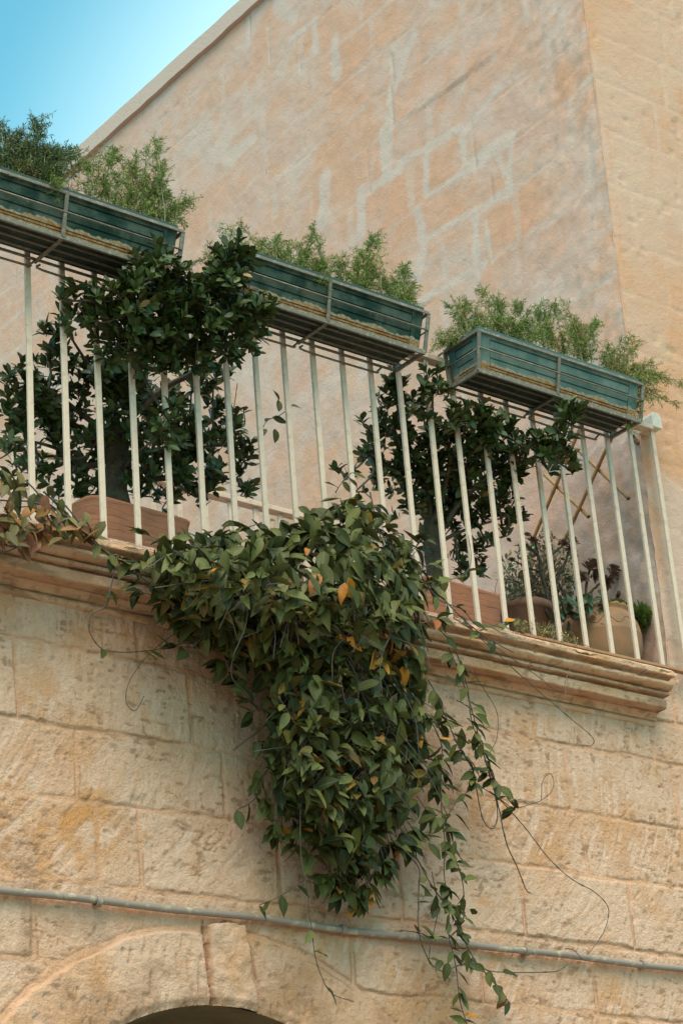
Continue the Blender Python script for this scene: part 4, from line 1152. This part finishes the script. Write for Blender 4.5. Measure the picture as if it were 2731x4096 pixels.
# ------------------------------------------------------------------ asparagus ferns in the troughs
def fern(label, bx0, bx1, Yb, tips, mat, dens=1.0, spread=14, extra=2, brown=.03, droop=0.0):
    zb = RZ + .168
    t = thing('asparagus_fern', label, 'fern', ((bx0 + bx1) / 2, Yb, zb), 'asparagus ferns growing in the troughs')
    needles_p, needles_d, aut = [], [], []
    mb = MB()
    L = []
    for (x, y, Y) in tips:
        L.append((x, y, Y))
        for k in range(extra): L.append((x + rng.normal(0, spread), y + abs(rng.normal(0, spread)) * .9, Y + rng.normal(0, .02)))
    for (x, y, Y) in L:
        tip = dp(x, y, Y)
        b = np.array([np.clip(tip[0] + rng.normal(0, .05), bx0, bx1), Yb + rng.normal(0, .03), zb])
        v = tip - b
        Ln = np.linalg.norm(v)
        ctrl = b + v * .5 + np.array([0, 0, .22 * Ln * rng.uniform(.3, .9)]) - np.array([v[0], v[1], 0]) * .12
        P = smooth_line([b, ctrl, tip], 8)
        P[1:-1] += rng.normal(0, .002, P[1:-1].shape)
        mb.tube(P, np.linspace(.0022, .0010, len(P)), 4)
        br = rng.random() < brown * 3
        # side sprays
        ns = int(dens * (5 + Ln * 46))
        for s_ in range(ns):
            u = rng.uniform(.18, 1.0)
            i0 = u * (len(P) - 1); i = int(min(i0, len(P) - 2))
            p = P[i] + (P[i + 1] - P[i]) * (i0 - i)
            tg = P[i + 1] - P[i]; tg /= np.linalg.norm(tg)
            sd_ = rng.normal(0, 1, 3); sd_ -= tg * (sd_ @ tg); sd_ /= np.linalg.norm(sd_)
            ln = rng.uniform(.025, .075) * (1.2 - .6 * u)
            dr = sd_ * .8 + tg * .8; dr /= np.linalg.norm(dr)
            q = p + dr * ln + np.array([0, 0, -.15 * ln])
            mb.tube([p, q], [.0009, .0006], 3, False)
            m = int(6 + ln * 260)
            w = rng.random((m, 1))
            pp = p + (q - p) * w
            dd = norm(dr * .55 + rng.normal(0, .6, (m, 3)))
            needles_p.append(pp); needles_d.append(dd); aut.append(np.full(m, 1.0 if (br or rng.random() < brown) else 0.0))
        m = int(14 + Ln * 60)
        w = rng.uniform(.3, 1, m) * (len(P) - 1.001)
        i = w.astype(int)
        pp = P[i] + (P[i + 1] - P[i]) * (w - i)[:, None]
        tg = norm(P[i + 1] - P[i])
        needles_p.append(pp); needles_d.append(norm(tg * .7 + rng.normal(0, .6, (m, 3)))); aut.append(np.full(m, 1.0 if br else 0.0))
    P = np.concatenate(needles_p); Dd = np.concatenate(needles_d); au = np.concatenate(aut)
    N = len(P)
    ln = rng.uniform(.011, .022, N)[:, None]
    wv = norm(np.cross(Dd, rng.normal(0, 1, (N, 3)))) * .00125
    V = np.stack([P, P + Dd * ln * .5 + wv, P + Dd * ln + np.array([0, 0, -.0015]), P + Dd * ln * .5 - wv], 1).reshape(-1, 3)
    F = np.arange(N * 4).reshape(-1, 4)
    r_ = np.repeat(np.clip(rng.normal(.45, .25, N), 0, 1), 4)
    mesh_obj('needles', V, F, mat, t, dict(rnd=r_, aut=np.repeat(au, 4), hue=np.repeat(rng.random(N), 4)))
    mb.build('stems', M['pale_stem'], t)
Yc = -.125
fern('dense dark bushy asparagus fern at the left end of the leftmost trough, against the sky', 3.13, 3.48, Yc,
     [(-60, 300, -.1), (-20, 275, -.1), (10, 292, -.1), (42, 300, -.12), (85, 268, -.12), (70, 325, -.14), (110, 330, -.1), (20, 345, -.16), (130, 345, -.1), (60, 365, -.18), (95, 372, -.18), (-15, 345, -.15), (-40, 330, -.05), (40, 335, -.05), (100, 355, -.05), (150, 335, -.1), (-10, 380, -.2), (50, 395, -.2), (110, 395, -.22), (140, 380, -.2), (165, 350, -.1)], M['dark_fern'], 1.25, 13, 3, .03)
fern('feathery lighter asparagus fern with long sparse sprays at the right of the leftmost trough', 3.46, 3.99, Yc,
     [(185, 350, -.1), (240, 342, -.1), (270, 338, -.1), (357, 322, -.12), (300, 372, -.12), (378, 372, -.12), (330, 398, -.14), (350, 425, -.12), (383, 428, -.12), (440, 455, -.12), (412, 478, -.12), (300, 430, -.18), (390, 500, -.15), (230, 395, -.18), (120, 420, -.25), (150, 410, -.24), (265, 400, -.1), (210, 370, -.1), (280, 460, -.2), (340, 470, -.18), (310, 350, -.05)], M['fern'], .95, 15, 2, .06)
fern('sparse asparagus fern with bare tips at the left end of the middle trough', 4.27, 4.45, Yc, [(447, 598, -.1), (475, 562, -.08), (545, 508, -.1), (508, 520, -.1), (500, 575, -.1), (565, 555, -.12), (480, 600, -.16)], M['fern'], .6, 9, 1, .15)
fern('tufted asparagus fern in the middle trough, left of its centre', 4.40, 4.72, Yc, [(600, 552, -.1), (642, 540, -.1), (712, 518, -.1), (692, 556, -.12), (625, 575, -.12), (722, 598, -.14), (590, 570, -.1), (660, 575, -.1), (690, 590, -.15)], M['fern'], 1.0, 11, 2, .03)
fern('tallest upright asparagus fern in the middle trough, right of its centre', 4.70, 4.98, Yc, [(735, 600, -.16), (770, 582, -.1), (822, 570, -.1), (862, 540, -.1), (850, 595, -.12), (790, 610, -.12), (736, 640, -.24), (832, 625, -.15), (810, 600, -.1), (750, 605, -.14)], M['fern'], 1.1, 11, 2, .03)
fern('small asparagus fern at the right end of the middle trough', 4.95, 5.13, Yc, [(935, 600, -.1), (908, 640, -.1), (947, 652, -.12), (880, 640, -.12), (930, 680, -.15), (895, 665, -.1), (945, 675, -.1)], M['fern'], 1.1, 9, 2, .03)
fern('bushy light green asparagus fern at the left end of the faded teal trough', 5.45, 5.78, Yc, [(1042, 692, -.1), (1065, 688, -.1), (1112, 662, -.1), (1140, 688, -.1), (1080, 720, -.12), (1010, 768, -.05), (998, 790, -.05), (1155, 678, -.1), (1100, 740, -.2), (1130, 730, -.14), (1060, 730, -.1), (1165, 730, -.15)], M['fern'], 1.1, 12, 2, .03)
fern('broad light green asparagus fern filling the centre of the faded teal trough', 5.74, 6.10, Yc, [(1195, 702, -.1), (1242, 690, -.1), (1292, 690, -.1), (1320, 730, -.1), (1260, 735, -.14), (1365, 732, -.1), (1205, 735, -.12), (1180, 740, -.15), (1230, 770, -.22), (1290, 760, -.2), (1340, 770, -.15), (1310, 745, -.1), (1225, 715, -.05)], M['fern'], 1.15, 13, 2, .03)
fern('asparagus fern with browning tips cascading off the right end of the teal trough', 6.05, 6.31, Yc, [(1400, 790, -.12), (1452, 768, -.12), (1460, 795, -.14), (1500, 828, -.14), (1545, 872, -.15), (1552, 925, -.16), (1480, 860, -.18), (1520, 900, -.18), (1470, 935, -.2), (1500, 870, -.18), (1425, 810, -.16), (1440, 840, -.22), (1475, 905, -.2), (1390, 810, -.15), (1465, 985, -.19), (1530, 860, -.15)], M['fern'], .85, 11, 2, .14)

# ------------------------------------------------------------------ corner: trellis, pots and dry plants
def k4(x, y): return (1300 + x * .9126, 1500 + y * .9126)
tr = thing('bamboo_trellis', 'bamboo cane trellis of crossed canes leaning on the side wall by the corner', 'trellis', (6.5, .35, 4.9))
for (x0, y0, x1, y1, XX_) in ((1135, 190, 890, 770, 6.50), (1275, 230, 1040, 745, 6.50), (1105, 325, 1330, 541, 6.515), (960, 435, 1155, 621, 6.515)):
    a, b = atX(*k4(x0, y0), XX_), atX(*k4(x1, y1), XX_)
    P = np.array([a + (b - a) * u for u in np.linspace(0, 1, 41)])
    r_ = np.where(np.arange(41) % 9 == 4, .0095, .0080)
    o = MB().tube(P, r_, 10).build('cane', M['bamboo'], tr)
    if XX_ > 6.51:
        d_ = norm(b - a)
        MB().tube([b - d_ * .002, b + d_ * .0008], .0058, 10).build('cane_bore', M['dark_hole'], o)
def stub(name, label, p, d_, r_, ln, mat):
    t = thing(name, label, 'pipe', p)
    p = np.array(p); d_ = norm(np.array(d_, float))
    MB().tube([p + d_ * -ln, p], r_, 14).build('pipe_body', mat, t)
    MB().tube([p - d_ * .002, p + d_ * .0012], r_ * .8, 14).build('pipe_bore', M['dark_hole'], t)
e4 = lambda x, y: (1700 + x * .6575, 1250 + y * .6575)
stub('drain_stub', 'short grey drain stub poking from the side wall just below the handrail end', atX(*e4(1262, 755), 6.53), (-1, -.55, -.05), .0115, .10, M['conduit'])

def urn():
    cx, cyy = 6.375, .24
    t = thing('clay_urn', 'round pale clay urn with crimped rim and incised waves, at the corner', 'plant pot', (cx, cyy, 4.668))
    mb = MB()
    n = 64
    prof_ = [(.10, 4.668), (.125, 4.70), (.155, 4.76), (.172, 4.82), (.1745, 4.862), (.176, 4.866), (.174, 4.872), (.168, 4.905), (.158, 4.935), (.155, 4.939), (.152, 4.941), (.140, 4.962), (.136, 4.968), (.143, 4.976), (.147, 4.985), (.143, 4.990), (.132, 4.986), (.128, 4.96)]
    V, F = [], []
    for i, (r, z) in enumerate(prof_):
        for k in range(n):
            a = 2 * math.pi * k / n
            rr_ = r + (.0035 * math.cos(a * 22) if i in (13, 14, 15) else 0)
            V.append((cx + rr_ * math.cos(a), cyy + rr_ * math.sin(a), z + (.003 * math.cos(a * 22) if i in (14, 15) else 0)))
    for i in range(len(prof_) - 1):
        for k in range(n):
            k2 = (k + 1) % n
            F.append((i * n + k, i * n + k2, (i + 1) * n + k2, (i + 1) * n + k))
    body = mesh_obj('urn_body', V, F, M['clay'], t)
    mesh_obj('soil', [V[17 * n + k] for k in range(n)], [tuple(range(n))], M['soil'], t, smooth=False)
    P = []
    for a in np.linspace(-2.9, -.1, 120):
        z = 4.903 + .017 * math.sin(a * 11)
        r = np.interp(z, [4.872, 4.905, 4.935], [.174, .168, .158]) + .0004
        P.append((cx + r * math.cos(a), cyy + r * math.sin(a), z))
    MB().tube(P, .0016, 5).build('incised_wave', M['dark_terracotta'], body)
urn()
# green rosettes
def rosette(c, axis, R, k, kind, size_pow=1.0):
    axis = norm(np.array(axis, float))
    e1 = norm(np.cross(axis, [.3, .5, .82])); e2 = np.cross(axis, e1)
    i = np.arange(k)
    a = i * 2.39996
    u = (i + .5) / k
    op = .25 + 1.15 * u
    rad = np.cos(a)[:, None] * e1 + np.sin(a)[:, None] * e2
    d = axis * np.cos(op)[:, None] + rad * np.sin(op)[:, None]
    n = axis * np.sin(op)[:, None] - rad * np.cos(op)[:, None]
    p = c + axis * (-.25 * R * u)[:, None] + rad * (.05 * R)
    return leaf_batch(p, d, n, R * (.45 + .55 * u), kind, 5, .3, .12)
e2_ = lambda x, y: (2200 + x * .3387, 2300 + y * .3387)
su = thing('succulent', 'green leafy rosette succulent spilling from the right side of the clay urn', 'succulent', (6.43, .22, 4.98))
bs = []
for (x, y, Y, R, ax) in ((795, 370, .20, .050, (0, -.4, .9)), (985, 440, .16, .052, (.2, -.6, .7)), (1110, 450, .14, .052, (.5, -.7, .4)), (990, 340, .26, .042, (0, -.2, 1)), (880, 400, .24, .042, (.1, -.3, 1)), (1080, 545, .14, .040, (.5, -.8, .0))):
    V, F, A = rosette(at(*e2_(x, y), Y), ax, R * 1.4, 46, 'fat')
    mesh_obj('rosette', V, F, M['succulent'], su, A)
mb = MB()
for (x, y, Y) in ((795, 385, .2), (985, 450, .16), (1110, 460, .14), (990, 350, .26), (880, 410, .24), (1080, 545, .14)):
    mb.tube(smooth_line([(6.40, .24, 4.955), at(*e2_(x, y + 40), Y + .03), at(*e2_(x, y), Y + .01)], 5), .005, 6)
mb.tube(smooth_line([at(*e2_(1100, 430), .15), at(*e2_(1110, 340), .15), at(*e2_(1100, 255), .15)], 4), .0016, 5)
mb.build('stems', M['pale_stem'], su)
# blue-green lobed leaves hanging from the urn
kk = lambda x, y: (1700 + x * .6575, 1900 + y * .6575)
ge = thing('trailing_plant', 'blue-green lobed leaf plant trailing over the left rim of the clay urn', 'plant', (6.33, .2, 4.97))
N = 60
px = rng.uniform(780, 1090, N); py = rng.uniform(740, 850, N)
ex = np.array([(1060, 870), (1065, 905), (1050, 930), (900, 880), (870, 890), (850, 900), (840, 860), (760, 830), (800, 870), (960, 860)], float)
px = np.r_[px, ex[:, 0]]; py = np.r_[py, ex[:, 1]]
N = len(px)
P = np.array([at(*kk(a, b), .10 + .10 * rng.random()) for a, b in zip(px, py)])
d = np.stack([rng.normal(0, .6, N), rng.normal(-.4, .3, N), rng.normal(-.3, .6, N)], 1)
n = np.stack([rng.normal(0, .4, N), -.7 + rng.normal(0, .3, N), .6 + rng.normal(0, .4, N)], 1)
V, F, A = leaf_batch(P, d, n, rng.uniform(.03, .055, N), 'round', 6, .3, .3)
mesh_obj('leaves', V, F, M['bluegreen_leaf'], ge, A)
mb = MB()
for j in range(0, N, 3): mb.tube(smooth_line([(6.32, .22, 4.955), P[j] * .6 + np.array([6.32, .22, 4.99]) * .4, P[j]], 4), .0017, 4)
mb.build('stems', M['pale_stem'], ge)
# dark pot with bare branching succulent and dried heads
dpot = thing('dark_clay_pot', 'dark reddish clay pot half hidden between the railing bars and dry twigs', 'plant pot', (6.07, .36, 4.668))
mb = MB()
lathe(mb, [(.09, 4.668), (.125, 4.97), (.135, 4.972), (.137, 5.005), (.126, 5.007), (.122, 4.96)], 6.07, .38, 40)
mb.build('pot_body', M['dark_terracotta'], dpot)
mb = MB(); lathe(mb, [(.122, 4.965), (.001, 4.966)], 6.07, .38, 40); mb.build('soil', M['soil'], dpot)
ds = thing('dry_succulent', 'bare woody succulent with dried dark red rosettes on bent brown branches', 'succulent', (6.08, .36, 4.97))
mb = MB()
G = lambda pts, Y: [at(*kk(x, y), Y) for x, y in pts]
for pts, r0, r1, Y in (([(770, 900), (735, 700), (705, 600), (690, 500), (640, 450), (615, 420)], .0085, .006, .30), ([(700, 560), (730, 520), (790, 470), (840, 425)], .006, .0045, .30), ([(690, 500), (672, 430), (655, 400)], .005, .004, .31), ([(755, 870), (700, 770), (650, 730), (600, 720), (520, 760)], .007, .004, .26),
                       ([(790, 760), (800, 640), (850, 540), (875, 460)], .006, .005, .34), ([(975, 740), (985, 640), (1000, 580)], .006, .005, .28), ([(985, 735), (1040, 680), (1090, 640), (1140, 610)], .0055, .0045, .28), ([(690, 590), (620, 560), (560, 530), (525, 515)], .004, .003, .33)):
    P = smooth_line(G(pts, Y), 6)
    P += rng.normal(0, .0012, P.shape)
    mb.tube(P, np.linspace(r0, r1, len(P)), 7)
mb.build('branches', M['bark'], ds)
bs = []
for (x, y, R, ax, Y) in ((655, 400, .030, (0, -.6, .8), .30), (620, 365, .018, (0, -.3, 1), .3), (845, 415, .026, (-.2, -.7, .6), .3), (890, 395, .034, (.2, -.6, .7), .33), (880, 440, .024, (0, -1, 0), .33), (1000, 560, .040, (0, -.5, .8), .27), (1030, 540, .032, (.3, -.5, .8), .28), (960, 620, .026, (-.3, -.8, .2), .27), (1030, 610, .028, (.3, -.8, -.2), .27),
                          (1140, 600, .034, (.4, -.7, .5), .27), (1150, 570, .026, (.3, -.3, .9), .27), (1110, 650, .03, (.1, -.8, -.5), .27), (865, 820, .036, (0, -.95, .25), .12), (525, 515, .016, (-.3, -.5, .8), .33), (1170, 730, .018, (.3, -.5, -.3), .25)):
    V, F, A = rosette(at(*kk(x, y), Y), ax, R * 1.45, 26, 'fat')
    mesh_obj('dried_head', V, F, M['dry_rosette'], ds, A)
# fine twiggy bush and small flower tuft
def twiggy(name, label, cat, polyp, Y, cnt, leafmat, stemmat, base, ls, twig=.0012, seed=1):
    t = thing(name, label, cat, base)
    mb = MB(); p_, d_ = [], []
    k = 0
    xs_ = [p[0] for p in polyp]; ys_ = [p[1] for p in polyp]
    while k < cnt:
        x, y = rng.uniform(min(xs_), max(xs_)), rng.uniform(min(ys_), max(ys_))
        ins, _ = in_poly(np.array([x]), np.array([y]), polyp)
        if not ins[0]: continue
        k += 1
        tip = at(*kk(x, y), Y + rng.normal(0, .05))
        b = np.array(base) + np.array([rng.normal(0, .05), rng.normal(0, .03), 0]); b[0] = .55 * b[0] + .45 * tip[0]
        P = smooth_line([b, .5 * (b + tip) + rng.normal(0, .02, 3), tip], 5)
        mb.tube(P, np.linspace(twig * 1.5, twig * .7, len(P)), 4)
        m = rng.integers(5, 12)
        i = rng.integers(4, len(P), m)
        p_.append(P[i] + rng.normal(0, .004, (m, 3))); d_.append(rng.normal(0, 1, (m, 3)) + np.array([0, 0, .3]))
    mb.build('twigs', stemmat, t)
    P = np.concatenate(p_); Dd = np.concatenate(d_); N = len(P)
    V, F, A = leaf_batch(P, Dd, rng.normal(0, 1, (N, 3)) + np.array([0, -.6, .6]), rng.uniform(.6, 1.2, N) * ls, 'ovate', 4, .3, .2)
    mesh_obj('leaves', V, F, leafmat, t, A)
twiggy('wiry_shrub', 'wiry thin-leaved shrub with green and brown leaves behind the dry branches', 'shrub', [(440, 480), (520, 430), (640, 380), (780, 330), (880, 420), (960, 480), (960, 620), (900, 740), (500, 720), (440, 620)], .48, 120, M['shrub_leaf'], M['twig'], (6.10, .45, 4.96), .026)
twiggy('brown_shrub', 'brown withered leafy shrub just left of the dried succulent heads', 'shrub', [(620, 420), (700, 330), (840, 400), (860, 560), (880, 700), (640, 700), (480, 640)], .42, 60, M['brown_leaf'], M['twig'], (6.12, .42, 4.96), .030)
twiggy('yellow_flower_tuft', 'low tuft of dry yellow-orange flowers on the balcony edge between the bars', 'plant', [(520, 930), (560, 890), (680, 880), (740, 880), (860, 940), (960, 1010), (950, 1030), (800, 1000), (620, 960)], .02, 150, M['yellow_tuft'], M['pale_stem'], (5.98, .08, 4.67), .009, .0008)
# a thin shoot of another climber between the ficus trees
sh = thing('climber_shoot', 'thin climber shoot with a few leaves standing free between the two ficus trees', 'climber', dp(600, 1100, .3))
P = smooth_line(D([(600, 1080), (595, 1020), (610, 970), (640, 955), (668, 935)], .28), 8)
mb = MB().tube(P, .0018, 5)
Q = smooth_line(D([(545, 880), (538, 930), (525, 1000), (500, 1040)], .05), 8)
mb.build('stem', M['vine_stem'], sh)
MB().tube(Q, .0016, 5).build('stem', M['vine_stem'], sh)
lp = np.array(D([(608, 968), (625, 958), (640, 945), (640, 920), (668, 932), (632, 985), (612, 985)], .28))
dd = np.array([(.6, 0, .5), (.9, 0, -.1), (.2, 0, 1), (-.4, 0, 1), (.9, 0, .2), (-.2, -.3, -1), (-.6, 0, -.6)])
V, F, A = leaf_batch(lp, dd, np.array([[0, -.8, .5]] * 7) + rng.normal(0, .3, (7, 3)), rng.uniform(.05, .075, 7), 'ovate', 6, .3, .2)
mesh_obj('leaves', V, F, M['vine_leaf'], sh, A)
# pale shrub sprigs behind the railing near the pots
